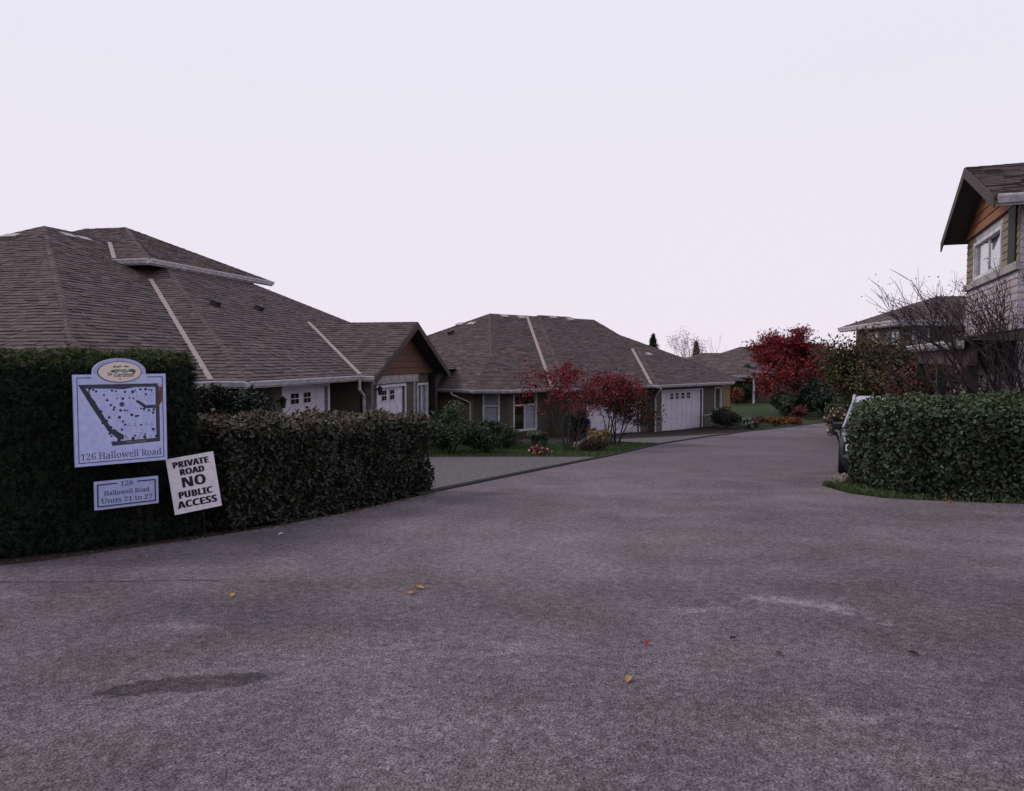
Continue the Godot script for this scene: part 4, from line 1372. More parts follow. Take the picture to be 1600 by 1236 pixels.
# flat outline extruded: front face carries UVs over its bounding box
func plate(outline: PackedVector2Array, thick: float) -> ArrayMesh:
	var lo := outline[0]; var hi := outline[0]
	for p in outline:
		lo = lo.min(p); hi = hi.max(p)
	var st := SurfaceTool.new()
	st.begin(Mesh.PRIMITIVE_TRIANGLES)
	var idx := Geometry2D.triangulate_polygon(outline)
	for z in [0.0, -thick]:
		for k in range(0, idx.size(), 3):
			for j in [0, 2, 1]:
				var p := outline[idx[k + j]]
				st.set_normal(Vector3(0, 0, 1 if z == 0.0 else -1))
				st.set_uv(Vector2((p.x - lo.x) / (hi.x - lo.x), 1.0 - (p.y - lo.y) / (hi.y - lo.y)))
				st.add_vertex(Vector3(p.x, p.y, z))
	for i in outline.size():
		var p := outline[i]; var q := outline[(i + 1) % outline.size()]
		var nn := Vector3(q.y - p.y, p.x - q.x, 0).normalized()
		for v in [[p, 0.0], [q, 0.0], [q, -thick], [p, 0.0], [q, -thick], [p, -thick]]:
			st.set_normal(nn); st.set_uv(Vector2(0.01, 0.01))
			st.add_vertex(Vector3(v[0].x, v[0].y, v[1]))
	return st.commit()

func rect_line(o: Node, x0: float, x1: float, y0: float, y1: float, m: Material, z := 0.0) -> void:
	var b := MB.new()
	b.box(Vector3(x0, y0, z), Vector3(x1, y1, z + 0.0045))
	part("border_line", b.mesh(), m, o)

func ellipse(cx: float, cy: float, rx: float, ry: float, n := 40) -> PackedVector2Array:
	var q := PackedVector2Array()
	for i in n:
		var a := TAU * i / n
		q.append(Vector2(cx + cos(a) * rx, cy + sin(a) * ry))
	return q

func build_signs() -> void:
	# both boards stand on one line: left edge near the road, right edge farther
	var l := gp(-4.67, 8.3)
	var turn := atan2(0.65, 0.70)
	var W := 0.955
	var base_y := l.y
	var o := thing("site_map_sign", "pale blue site plan board with oval crest on top against the tall dark hedge", "sign", l, turn)
	var y0 := 0.435 - base_y
	var y1 := 1.425 - base_y
	var oy := 1.452 - base_y
	var ox := 0.465
	var q := PackedVector2Array([Vector2(0, y0), Vector2(W, y0), Vector2(W, y1)])
	for i in 21:                                               # arch over the crest
		var a := lerpf(0.0, PI, i / 20.0)
		var v := Vector2(ox + cos(a) * 0.275, oy + sin(a) * 0.15)
		if i == 0 or i == 20: v.y = y1 
		q.append(v)
	q.append(Vector2(0, y1))
	var panel := part("panel", plate(q, 0.03), mat(Color(0.70, 0.73, 0.90), 0.55, noise_tex(0.03, 0.85, 1.0, 256, 91, 5), 1.3), o)
	var pr := PackedVector2Array([Vector2(0.004, y0 + 0.004), Vector2(W - 0.004, y0 + 0.004), Vector2(W - 0.004, y1 - 0.004), Vector2(0.004, y1 - 0.004)])
	var map := part("plan_print", plate(pr, 0.002), print_mat(plan_print()), panel)
	map.position.z = 0.002
	rect_line(panel, 0.035, 0.042, y0 + 0.035, y1 - 0.03, M.blueink)
	rect_line(panel, W - 0.042, W - 0.035, y0 + 0.035, y1 - 0.03, M.blueink)
	rect_line(panel, 0.043, W - 0.043, y0 + 0.035, y0 + 0.043, M.blueink)
	rect_line(panel, 0.043, ox - 0.29, y1 - 0.038, y1 - 0.03, M.blueink)
	rect_line(panel, ox + 0.29, W - 0.043, y1 - 0.038, y1 - 0.03, M.blueink)
	lettering(panel, "126 Hallowell Road", Vector3(0.475, y0 + 0.105, 0.002), 0.83, 0.075, M.blueink, true)
	lettering(panel, "Hallowell Road", Vector3(0.62, y0 + 0.236, 0.002), 0.21, 0.022, M.trim, true)
	var crest := part("crest", plate(ellipse(ox, oy, 0.218, 0.11), 0.012), print_mat(logo_print()), o)
	crest.position.z = 0.014
	var rim := part("crest_rim", plate(ellipse(ox, oy, 0.225, 0.117), 0.01), M.blueink, o)
	rim.position.z = 0.008
	lettering(crest, "The", Vector3(ox - 0.105, oy - 0.022, 0.002), 0.05, 0.034, M.fascia, true, 0.3)
	lettering(crest, "Gardens", Vector3(ox + 0.04, oy - 0.03, 0.002), 0.2, 0.05, M.ink, true, 0.3)
	lettering(crest, "at", Vector3(ox + 0.0, oy - 0.078, 0.002), 0.02, 0.014, M.ink, true, 0.3)
	for x in [0.1, W - 0.1]:
		var b := MB.new()
		b.bev(Vector3(x - 0.04, -0.3, -0.42), Vector3(x + 0.04, y1 - 0.1, -0.34), 0.008)
		for yy in [y0 + 0.12, y1 - 0.25]: b.box(Vector3(x - 0.02, yy, -0.345), Vector3(x + 0.02, yy + 0.04, -0.029))
		part("post", b.mesh(), M.wood, o)
	var o2 := thing("unit_number_sign", "small pale blue board with dark border listing unit numbers, below the site plan board", "sign", l + Vector3(0.035, 0, 0.035).rotated(Vector3.UP, 0), turn)
	var x0 := 0.165
	var x1 := 0.83
	var b0 := -0.045 - base_y
	var b1 := 0.265 - base_y
	var p2 := part("panel", plate(PackedVector2Array([Vector2(x0, b0), Vector2(x1, b0), Vector2(x1, b1), Vector2(x0, b1)]), 0.02), mat(Color(0.68, 0.72, 0.88), 0.55, noise_tex(0.03, 0.85, 1.0, 256, 92, 5), 1.3), o2)
	rect_line(p2, x0 + 0.028, x0 + 0.04, b0 + 0.03, b1 - 0.03, M.blueink)
	rect_line(p2, x1 - 0.04, x1 - 0.028, b0 + 0.03, b1 - 0.03, M.blueink)
	rect_line(p2, x0 + 0.041, x1 - 0.041, b0 + 0.03, b0 + 0.042, M.blueink)
	rect_line(p2, x0 + 0.041, x0 + 0.235, b1 - 0.042, b1 - 0.03, M.blueink)
	rect_line(p2, x1 - 0.225, x1 - 0.041, b1 - 0.042, b1 - 0.03, M.blueink)
	lettering(p2, "126", Vector3((x0 + x1) * 0.5, b1 - 0.042, 0.002), 0.13, 0.05, M.blueink, true)
	lettering(p2, "Hallowell Road", Vector3((x0 + x1) * 0.5, b0 + 0.175, 0.002), 0.47, 0.05, M.blueink, true)
	lettering(p2, "Units 21 to 27", Vector3((x0 + x1) * 0.5, b0 + 0.092, 0.002), 0.53, 0.055, M.blueink, true)
	for x in [x0 + 0.1, x1 - 0.1]:
		var b := MB.new()
		b.bev(Vector3(x - 0.03, -0.3, -0.42), Vector3(x + 0.03, b1 - 0.04, -0.36), 0.006)
		b.box(Vector3(x - 0.02, b0 + 0.12, -0.365), Vector3(x + 0.02, b0 + 0.16, -0.019))
		part("post", b.mesh(), M.wood, o2)
	# leaning plastic sheet sign on a stake
	var at := gp(-3.78, 9.22)
	var o3 := thing("private_road_sign", "white plastic sheet with bold black capitals leaning on a stake before the hedges", "sign", at, atan2(-3.78, -9.22) + PI + 0.1)
	var cy := 1.6 - 195.0 / 1220.0 * 9.22 - at.y
	var tilt := Node3D.new()
	var hold := MeshInstance3D.new()
	tilt.free()
	hold.name = "sheet"
	hold.mesh = plate(PackedVector2Array([Vector2(-0.25, -0.315), Vector2(0.25, -0.315), Vector2(0.25, 0.315), Vector2(-0.25, 0.315)]), 0.006)
	hold.material_override = M.corrugated
	o3.add_child(hold)
	hold.position = Vector3(0, cy, 0.03)
	hold.rotation = Vector3(-0.04, 0, deg_to_rad(7.5))
	hold.scale = Vector3(1.055, 1.055, 1.0)
	for tl in [["PRIVATE", 0.235, 0.37, 0.07], ["ROAD", 0.145, 0.25, 0.07], ["NO", 0.028, 0.24, 0.115], ["PUBLIC", -0.108, 0.35, 0.075], ["ACCESS", -0.215, 0.41, 0.08]]:
		for k in 3: lettering(hold, tl[0], Vector3((k - 1) * 0.0045, tl[1], 0.002 + 0.0003 * k), tl[2], tl[3], M.ink)
	var sb := MB.new()
	for x in [-0.1, 0.1]:
		sb.tube(Vector3(x + 0.02, -0.2, 0.02), Vector3(x - 0.03, cy + 0.2, 0.02), 0.005, 0.005, 6, true)
	part("wire_stake", sb.mesh(), M.post, o3)

# ---------------------------------------------------------------- parked car: sections lofted from the front bumper to the tail
func build_car() -> void:
	var at := gp(8.75, 18.3)
	var lift := 1.06
	var o := thing("parked_car", "dark green estate car with silvery roof rail, parked behind the right hedge", "car", at, deg_to_rad(-24.5))
	o.scale = Vector3(1, lift, 1)
	# z is forward (towards the camera); each section: z, half width low, half width high, y low, y shoulder, half width roof, y roof
	var secs := [[2.25, 0.70, 0.62, 0.30, 0.68, 0.60, 0.70], [2.12, 0.84, 0.80, 0.24, 0.82, 0.72, 0.86], [1.6, 0.90, 0.87, 0.22, 0.95, 0.76, 1.0], [1.05, 0.91, 0.89, 0.22, 1.0, 0.76, 1.06], [0.35, 0.91, 0.90, 0.22, 1.02, 0.66, 1.56], [-0.4, 0.91, 0.90, 0.22, 1.03, 0.67, 1.64], [-1.3, 0.91, 0.90, 0.22, 1.05, 0.66, 1.62], [-1.95, 0.90, 0.88, 0.26, 1.05, 0.64, 1.54], [-2.25, 0.84, 0.82, 0.32, 1.0, 0.70, 1.08], [-2.34, 0.74, 0.72, 0.40, 0.9, 0.62, 0.94]]
	var ring := func(s: Array) -> Array:
		var r := []
		for e in [[s[1] * 0.9, s[3]], [s[1], s[3] + 0.12], [s[1] + 0.01, (s[3] + s[4]) * 0.5], [s[2], s[4]], [lerpf(s[2], s[5], 0.5) + 0.02, lerpf(s[4], s[6], 0.5)], [s[5], s[6] - 0.03], [s[5] * 0.8, s[6]]]:
			r.append(Vector3(e[0], e[1], s[0]))
		for k in range(6, -1, -1): r.append(Vector3(-r[k].x, r[k].y, r[k].z))
		return r
	var b := MB.new()
	var glass := MB.new()
	var roof := MB.new()
	var prev: Array = ring.call(secs[0])
	b.fan(prev)
	for i in range(1, secs.size()):
		var cur: Array = ring.call(secs[i])
		for k in 14:
			var kk := (k + 1) % 14
			var side := k in [3, 4, 8, 9]
			var top := k in [5, 6, 7]
			var tgt := b
			if side and i >= 4 and i <= 7: tgt = glass
			if k in [3, 4, 5, 6, 7, 8, 9] and (i == 4 or i == 8): tgt = glass
			if top and i >= 5 and i <= 7: tgt = roof
			tgt.quad(prev[k], prev[kk], cur[kk], cur[k])
		prev = cur
	prev.reverse()
	b.fan(prev)
	part("body", b.mesh(), M.paint, o)
	part("windows", glass.mesh(), M.darkglass, o)
	part("roof", roof.mesh(), M.silver, o)
	for s in [-1.0, 1.0]:
		var p := MB.new()                                      # windscreen pillars and roof rails
		p.bar(Vector3(s * 0.86, 1.03, 1.02), Vector3(s * 0.67, 1.575, 0.34), 0.04, 0.035)
		p.bar(Vector3(s * 0.67, 1.57, 0.34), Vector3(s * 0.67, 1.64, -0.4), 0.05, 0.05)
		p.bar(Vector3(s * 0.67, 1.64, -0.4), Vector3(s * 0.66, 1.6, -1.95), 0.05, 0.05)
		part("pillar", p.mesh(), M.silver, o)
		p = MB.new()
		p.bev(Vector3(s * 1.0 - 0.09, 0.98, 0.72), Vector3(s * 1.0 + 0.09, 1.12, 0.84), 0.03)
		p.bar(Vector3(s * 0.88, 1.0, 0.78), Vector3(s * 0.95, 1.02, 0.78), 0.03, 0.03, Vector3.BACK)
		part("door_mirror", p.mesh(), M.paint, o)
		p = MB.new()
		p.bev(Vector3(s * 0.62 - 0.16, 0.62, 2.0), Vector3(s * 0.62 + 0.16, 0.78, 2.2), 0.03)
		part("headlight", p.mesh(), M.lamp, o)
		p = MB.new()
		p.bev(Vector3(s * 0.72 - 0.08, 0.75, -2.36), Vector3(s * 0.72 + 0.08, 1.0, -2.22), 0.02)
		part("tail_light", p.mesh(), M.redlamp, o)
		for z in [1.42, -1.38]:
			p = MB.new()
			p.tube(Vector3(s * 0.72, 0.33, z), Vector3(s * 0.93, 0.33, z), 0.335, 0.335, 24, true)
			var wh := part("wheel", p.mesh(), M.rubber, o)
			p = MB.new()
			p.tube(Vector3(s * 0.90, 0.33, z), Vector3(s * 0.935, 0.33, z), 0.21, 0.2, 20, true)
			part("rim", p.mesh(), M.metal, wh)
	var gr := MB.new()
	gr.bev(Vector3(-0.42, 0.56, 2.16), Vector3(0.42, 0.7, 2.27), 0.02)
	part("grille", gr.mesh(), M.rubber, o)
	gr = MB.new()
	gr.bev(Vector3(-0.72, 0.3, 2.14), Vector3(0.72, 0.5, 2.3), 0.04)
	part("bumper", gr.mesh(), M.paint, o)

# ---------------------------------------------------------------- scene
func _ready() -> void:
	# camera
	var cam := Camera3D.new()
	cam.name = "camera"
	cam.projection = Camera3D.PROJECTION_PERSPECTIVE
	cam.keep_aspect = Camera3D.KEEP_HEIGHT
	cam.fov = rad_to_deg(2.0 * atan(618.0 / 1220.0))
	cam.position = Vector3(0, 1.6, 0)
	cam.rotation.x = -atan(58.0 / 1220.0)
	cam.near = 0.05; cam.far = 1500.0
	add_child(cam)
	cam.current = true
	# overcast sky
	var sky := ProceduralSkyMaterial.new()
	sky.sky_top_color = lin(0.78, 0.78, 0.92)
	sky.sky_horizon_color = lin(0.86, 0.80, 0.88)
	sky.sky_curve = 0.25
	sky.ground_bottom_color = lin(0.08, 0.075, 0.08)
	sky.ground_horizon_color = lin(0.3, 0.28, 0.3)
	sky.ground_curve = 0.05
	var cover := noise_tex(0.004, 0.0, 1.0, 512, 17, 4)
	sky.sky_cover = cover
	sky.sky_cover_modulate = Color(0.16, 0.13, 0.14)
	var env := Environment.new()
	env.background_mode = Environment.BG_SKY
	env.sky = Sky.new()
	env.sky.sky_material = sky
	env.ambient_light_source = Environment.AMBIENT_SOURCE_SKY
	env.tonemap_mode = Environment.TONE_MAPPER_LINEAR
	env.tonemap_exposure = 1.0
	env.sdfgi_enabled = true; env.ssao_enabled = true; env.ssil_enabled = true
	var we := WorldEnvironment.new()
	we.name = "environment"
	we.environment = env
	add_child(we)
	var sun := DirectionalLight3D.new()
	sun.name = "sun"
	sun.light_energy = 0.5
	sun.light_color = Color(1.0, 0.96, 0.93)
	sun.light_angular_distance = 14.0
	sun.shadow_enabled = true
	sun.rotation_degrees = Vector3(-42, -98, 0)
	add_child(sun)

	make_materials()
	build_ground()
	build_left_house()
	build_middle_house()
	build_right_house()
	build_upper_right_house()
	build_far_house()
	build_planting()
	build_signs()
	build_car()
	build_litter()

func build_ground() -> void:
	var far := func(_d: float) -> float: return -420.0
	var farr := func(_d: float) -> float: return 420.0
	structure("ground", rows_mesh(-40.0, 700.0, 2.0, far, farr, -0.03, 1), M.soil)
	var asphalt := StandardMaterial3D.new()
	asphalt.albedo_color = lin(0.66, 0.55, 0.62)
	asphalt.roughness = 0.85
	asphalt.metallic_specular = 0.3
	asphalt.albedo_texture = grain_tex()
	asphalt.uv1_scale = Vector3(0.34, 0.34, 0.34)
	asphalt.detail_enabled = true
	asphalt.detail_uv_layer = BaseMaterial3D.DETAIL_UV_2
	asphalt.detail_blend_mode = BaseMaterial3D.BLEND_MODE_MUL
	asphalt.detail_albedo = asphalt_map()
	asphalt.normal_enabled = true
	asphalt.normal_texture = normal_tex(0.3, 8.0, 512, 41)
	asphalt.normal_scale = 0.7
	M.asphalt = asphalt
	var le := func(d: float) -> float: return lerp_table(LEFT_EDGE, d)
	var re := func(d: float) -> float: return lerp_table(RIGHT_EDGE, d)
	structure("road", rows_mesh(-20.0, 61.0, 0.1, le, re, 0.0, 2), asphalt)
	# paving between the lane edge and the first garage, then the second drive
	structure("driveway", rows_mesh(14.3, 23.3, 0.2, func(_d): return -9.6, func(d): return lerp_table(LEFT_EDGE, d) - 0.08, 0.004, 2), M.concrete)
	structure("driveway", rows_mesh(31.0, 50.0, 0.25, func(d): return 4.0 + (d - 34.0) * 1.0 if d > 34.0 else lerpf(5.6, 4.0, (d - 31.0) / 3.0), func(d): return lerp_table(LEFT_EDGE, d) - 0.08, 0.004, 2), M.concrete)
	structure("lawn", rows_mesh(23.35, 31.5, 0.25, func(_d): return -3.2, func(d): return minf(lerp_table(LEFT_EDGE, d) - 0.1, 5.9), 0.008, 2), M.lawn)
	structure("lawn", rows_mesh(46.0, 100.0, 0.5, func(d): return 14.3, func(d): return lerp_table(LEFT_EDGE, d) - 0.2 if d < 59.5 else 60.0, 0.008, 2), M.lawn)
	# low rolled kerb along the lane edge
	var b := MB.new()
	var prof := [Vector2(0.05, 0.0), Vector2(0.03, 0.035), Vector2(-0.02, 0.05), Vector2(-0.06, 0.05), Vector2(-0.1, 0.02), Vector2(-0.11, -0.04)]
	var pts := []
	var d := 13.4
	while d < 57.0:
		pts.append(Vector2(lerp_table(LEFT_EDGE, d), d)); d += 0.35
	for i in pts.size() - 1:
		var t0: Vector2 = (pts[mini(i + 1, pts.size() - 1)] - pts[maxi(i - 1, 0)]).normalized()
		var t1: Vector2 = (pts[mini(i + 2, pts.size() - 1)] - pts[i]).normalized()
		for k in prof.size() - 1:
			var q := []
			for e in [[pts[i], t0, prof[k]], [pts[i + 1], t1, prof[k]], [pts[i + 1], t1, prof[k + 1]], [pts[i], t0, prof[k + 1]]]:
				var side := Vector2(e[1].y, -e[1].x)
				var p: Vector2 = e[0] + side * e[2].x
				q.append(gp(p.x, p.y, e[2].y) * Vector3(1, 1, 1))
			b.quad(q[0], q[1], q[2], q[3])
	structure("kerb", b.mesh(), M.kerb)

var GREENS := [Color(0.028, 0.05, 0.018), Color(0.035, 0.06, 0.022), Color(0.02, 0.038, 0.014)]
var REDS := [Color(0.18, 0.011, 0.018), Color(0.12, 0.009, 0.014), Color(0.24, 0.014, 0.022), Color(0.07, 0.01, 0.012)]

func build_planting() -> void:
	# clipped hedges
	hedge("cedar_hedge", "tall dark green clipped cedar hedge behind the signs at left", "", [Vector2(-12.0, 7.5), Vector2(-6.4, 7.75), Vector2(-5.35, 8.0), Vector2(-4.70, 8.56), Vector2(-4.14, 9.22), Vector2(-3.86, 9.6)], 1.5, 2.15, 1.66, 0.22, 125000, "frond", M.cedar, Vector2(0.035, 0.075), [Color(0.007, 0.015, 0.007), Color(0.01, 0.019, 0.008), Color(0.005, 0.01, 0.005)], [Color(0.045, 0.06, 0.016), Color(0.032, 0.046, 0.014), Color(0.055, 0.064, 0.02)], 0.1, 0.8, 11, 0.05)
	hedge("laurel_hedge", "low clipped hedge with bronze-tinted leaves, left of the lane", "clipped broadleaf hedges", [Vector2(-3.5, 9.7), Vector2(-2.75, 11.0), Vector2(-2.05, 12.6), Vector2(-1.45, 14.0)], 1.45, 1.36, -99.0, 0.2, 30000, "oval", M.gloss, Vector2(0.055, 0.095), [Color(0.02, 0.026, 0.016), Color(0.028, 0.032, 0.02), Color(0.015, 0.018, 0.012), Color(0.034, 0.03, 0.022)], [Color(0.10, 0.066, 0.05), Color(0.085, 0.08, 0.04), Color(0.07, 0.05, 0.045), Color(0.06, 0.06, 0.035)], 0.16, 0.75, 12)
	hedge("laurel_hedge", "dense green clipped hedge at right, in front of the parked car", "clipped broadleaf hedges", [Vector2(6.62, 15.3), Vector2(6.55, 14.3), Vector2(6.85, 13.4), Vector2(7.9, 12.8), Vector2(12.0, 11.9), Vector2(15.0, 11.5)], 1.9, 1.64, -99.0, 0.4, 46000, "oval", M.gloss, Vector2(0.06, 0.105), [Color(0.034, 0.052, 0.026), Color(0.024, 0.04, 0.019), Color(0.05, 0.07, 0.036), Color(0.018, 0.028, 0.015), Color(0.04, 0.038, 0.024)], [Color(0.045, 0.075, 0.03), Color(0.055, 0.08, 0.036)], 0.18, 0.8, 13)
	shrub("shrub", "tall dark evergreen under the eave, between cedar hedge and left garage door", gp(-5.95, 17.2), Vector3(3.0, 2.15, 1.4), 16000, 0.09, [Color(0.008, 0.016, 0.008), Color(0.012, 0.02, 0.01)], 14)
	# verge grass round the end of the right hedge
	rng.seed = 21
	var xf := []
	var cc := []
	for i in 5200:
		var dd := rng.randf_range(12.4, 15.5)
		if dd < 13.4 and rng.randf() < 0.72: continue
		var xe := lerp_table(RIGHT_EDGE, dd)
		var x := xe + 0.03 + absf(rng.randfn()) * 0.3
		if dd < 12.9 and rng.randf() < 0.6: x = rng.randf_range(xe, 8.6)
		xf.append(leaf_xf(gp(x, dd), Vector3(0, 0.0, 0.4), 0.01, 0.9))
		var s := rng.randf_range(0.05, 0.13)
		var y := Vector3(rng.randfn() * 0.4, 1, rng.randfn() * 0.4).normalized()
		var z := Vector3(cos(i * 1.7), 0, sin(i * 1.7))
		xf[-1] = Transform3D(Basis(y.cross(z).normalized() * s, y * s, z * s), gp(x, dd))
		cc.append(pick([Color(0.05, 0.085, 0.024), Color(0.07, 0.1, 0.03), Color(0.035, 0.06, 0.02)]))
	var gv := scatter("grass", "blade", M.leaf, self, xf, cc)
	gv.name = numbered("grass"); tag(gv, "tufts of grass along the foot of the right hedge", "grass")
	xf = []; cc = []
	for i in 26000:
		var dd := rng.randf_range(23.4, 31.3)
		var x := rng.randf_range(-3.1, minf(lerp_table(LEFT_EDGE, dd) - 0.15, 5.8))
		var s := rng.randf_range(0.05, 0.1)
		var y := Vector3(rng.randfn() * 0.4, 1, rng.randfn() * 0.4).normalized()
		var z := Vector3(cos(i * 1.7), 0, sin(i * 1.7))
		xf.append(Transform3D(Basis(y.cross(z).normalized() * s * 1.6, y * s, z * s), gp(x, dd)))
		cc.append(pick([Color(0.05, 0.085, 0.024), Color(0.06, 0.095, 0.026), Color(0.035, 0.065, 0.02)]))
	gv = scatter("grass", "blade", M.leaf, self, xf, cc)
	gv.name = numbered("grass"); tag(gv, "short lawn grass before the bay window of the middle bungalow", "grass")

	xf = []; cc = []
	for i in 700:                                               # dead leaves and crumbs caught along the hedge foot
		var dd := rng.randf_range(7.5, 14.0)
		var x := lerp_table(LEFT_EDGE, dd) + absf(rng.randfn()) * 0.16 - 0.12
		xf.append(leaf_xf(gp(x, dd, 0.012), Vector3.UP * 3.0, rng.randf_range(0.02, 0.05), 0.5))
		cc.append(pick([Color(0.05, 0.035, 0.025), Color(0.09, 0.055, 0.03), Color(0.03, 0.024, 0.02)]))
	gv = scatter("leaf_litter", "oval", M.leaf, self, xf, cc)
	gv.name = numbered("leaf_litter"); tag(gv, "dead brown leaves along the foot of the left hedges", "leaf litter")

	# red shrubs in front of the middle bungalow
	tree("burning_bush", "sparse crimson shrub with thin upright stems, left of the rounder red one", "shrub", gp(1.95, 26.3), {"seed": 31, "stems": 9, "foot": 0.12, "lean": 0.4, "trunk": 1.2, "r": 0.026, "levels": 3, "kids": Vector2i(3, 3), "splay": 0.5, "lift": 0.3, "shrink": 0.72, "leaves": 8200, "cloud": 0.15, "flat": 0.35, "size": Vector2(0.05, 0.1), "gap": 0.03, "gapf": 1.1, "cols": REDS, "lowcols": [Color(0.06, 0.025, 0.018), Color(0.09, 0.015, 0.016), Color(0.045, 0.035, 0.02)], "split": 0.9, "low": 0.15, "bark": M.purplebark})
	tree("burning_bush", "round-headed crimson shrub with bare lower stems beside the garage door", "shrub", gp(3.95, 30.0), {"seed": 32, "stems": 7, "foot": 0.15, "lean": 0.36, "trunk": 1.15, "r": 0.036, "levels": 3, "kids": Vector2i(3, 3), "splay": 0.55, "lift": 0.1, "leaves": 14000, "cloud": 0.17, "flat": 0.8, "size": Vector2(0.06, 0.105), "gap": -0.25, "gapf": 1.0, "cols": REDS, "lowcols": [Color(0.055, 0.03, 0.016), Color(0.04, 0.036, 0.016), Color(0.08, 0.02, 0.02)], "split": 1.95, "low": 0.75})
	# shrubs by the bay
	shrub("shrub", "dark green bushy shrub nearest the low hedge, by the tan wall", gp(-1.9, 24.4), Vector3(2.2, 1.75, 1.8), 6000, 0.1, GREENS, 41)
	shrub("shrub", "dark spreading shrub between the driveway and the bay window", gp(-0.85, 24.9), Vector3(1.6, 1.25, 1.5), 4500, 0.1, [Color(0.024, 0.04, 0.018), Color(0.03, 0.045, 0.02)], 42)
	shrub("shrub", "low grey-green shrub just under the bay window corner", gp(-0.2, 27.2), Vector3(1.2, 0.9, 1.0), 2600, 0.08, [Color(0.05, 0.065, 0.04), Color(0.04, 0.055, 0.03)], 43)
	shrub("shrub", "small pale green shrub on the lawn left of the sparse red one", gp(0.85, 26.6), Vector3(0.9, 0.75, 0.9), 2000, 0.08, [Color(0.07, 0.1, 0.06), Color(0.05, 0.08, 0.04)], 44)
	shrub("shrub", "dark clipped shrub between the two red bushes, below the wall", gp(2.55, 31.0), Vector3(1.3, 1.5, 1.1), 3800, 0.08, [Color(0.015, 0.026, 0.016), Color(0.02, 0.03, 0.016)], 45)
	shrub("perennial", "tan dried perennial clump at the foot of the round red shrub", gp(3.3, 29.0), Vector3(1.3, 0.75, 0.9), 1800, 0.09, [Color(0.26, 0.17, 0.08), Color(0.3, 0.2, 0.1), Color(0.12, 0.09, 0.04)], 46, "", "oval", [], "plant")
	shrub("perennial", "low russet ground plant beside the kerb under the red shrubs", gp(2.75, 26.2), Vector3(1.9, 0.45, 0.9), 2600, 0.08, [Color(0.05, 0.025, 0.02), Color(0.035, 0.035, 0.02), Color(0.03, 0.02, 0.018)], 47, "", "oval", [], "plant")
	shrub("flower_clump", "bed of small red and white flowers by the driveway edge", gp(0.85, 24.1), Vector3(1.5, 0.3, 0.7), 900, 0.07, [Color(0.03, 0.05, 0.02), Color(0.16, 0.012, 0.02)], 48, "", "oval", [Color(0.5, 0.02, 0.04), Color(0.6, 0.45, 0.45), Color(0.42, 0.015, 0.03)], "flowers")
	# pale boulder in the bed
	rng.seed = 51
	boulder(gp(2.55, 28.4), Vector3(0.36, 0.15, 0.26), "flat pale boulder lying between the two red shrubs", 51)
	boulder(gp(6.45, 15.2), Vector3(0.2, 0.16, 0.18), "grey stone at the grassy end of the right hedge", 52)
	# dark climber and bush at the far corner of the middle bungalow
	shrub("shrub", "dark round bush at the far corner of the middle bungalow, under its small window", gp(12.9, 46.9), Vector3(2.8, 1.3, 1.6), 4200, 0.12, [Color(0.014, 0.022, 0.014), Color(0.02, 0.028, 0.016)], 53)
	shrub("shrub", "dark shrub beside the left garage behind the low hedge", gp(-6.6, 20.35), Vector3(0.9, 2.2, 1.0), 3800, 0.07, [Color(0.012, 0.02, 0.011), Color(0.018, 0.026, 0.014)], 54)
	# the large red tree and the planting round it
	tree("maple_tree", "large crimson maple with spreading crown at the bend of the lane", "tree", gp(22.3, 60.0), {"seed": 61, "stems": 2, "foot": 0.15, "lean": 0.1, "trunk": 2.5, "r": 0.17, "levels": 4, "kids": Vector2i(3, 4), "splay": 0.42, "lift": 0.12, "shrink": 0.7, "skirt": [46, 3.3, 3.5, 2.2], "leaves": 36000, "cloud": 0.42, "flat": 0.45, "size": Vector2(0.18, 0.3), "gap": -0.16, "gapf": 0.55, "cols": [Color(0.24, 0.014, 0.022), Color(0.17, 0.012, 0.018), Color(0.3, 0.02, 0.03), Color(0.1, 0.012, 0.015), Color(0.07, 0.03, 0.02)], "leaf": "lobed", "low": 0.9})
	var beds := [[14.9, 47.4, 1.5, 0.8, "rosy flowering clump at the left end of the far flower bed", [Color(0.16, 0.05, 0.05), Color(0.05, 0.06, 0.03)], [Color(0.3, 0.1, 0.1), Color(0.3, 0.18, 0.13)]],
		[16.6, 48.9, 2.0, 0.6, "orange and yellow flowers in the middle of the far bed", [Color(0.08, 0.07, 0.02), Color(0.2, 0.05, 0.02)], [Color(0.4, 0.19, 0.03), Color(0.34, 0.07, 0.03)]],
		[18.3, 50.5, 2.2, 0.5, "red edging flowers at the right end of the far bed", [Color(0.06, 0.05, 0.02), Color(0.2, 0.03, 0.02)], [Color(0.34, 0.05, 0.03), Color(0.36, 0.16, 0.04)]]]
	for q in beds:
		shrub("flower_clump", q[4], gp(q[0], q[1]), Vector3(q[2], q[3], 1.0), 1300, 0.1, q[5], 70 + int(q[0]), "far flower bed", "oval", q[6], "flowers")
	shrub("shrub", "small dark plant with white blooms at the corner of the far lawn", gp(14.1, 46.4), Vector3(0.9, 0.7, 0.8), 1100, 0.08, GREENS, 74, "", "oval", [Color(0.7, 0.7, 0.7)])
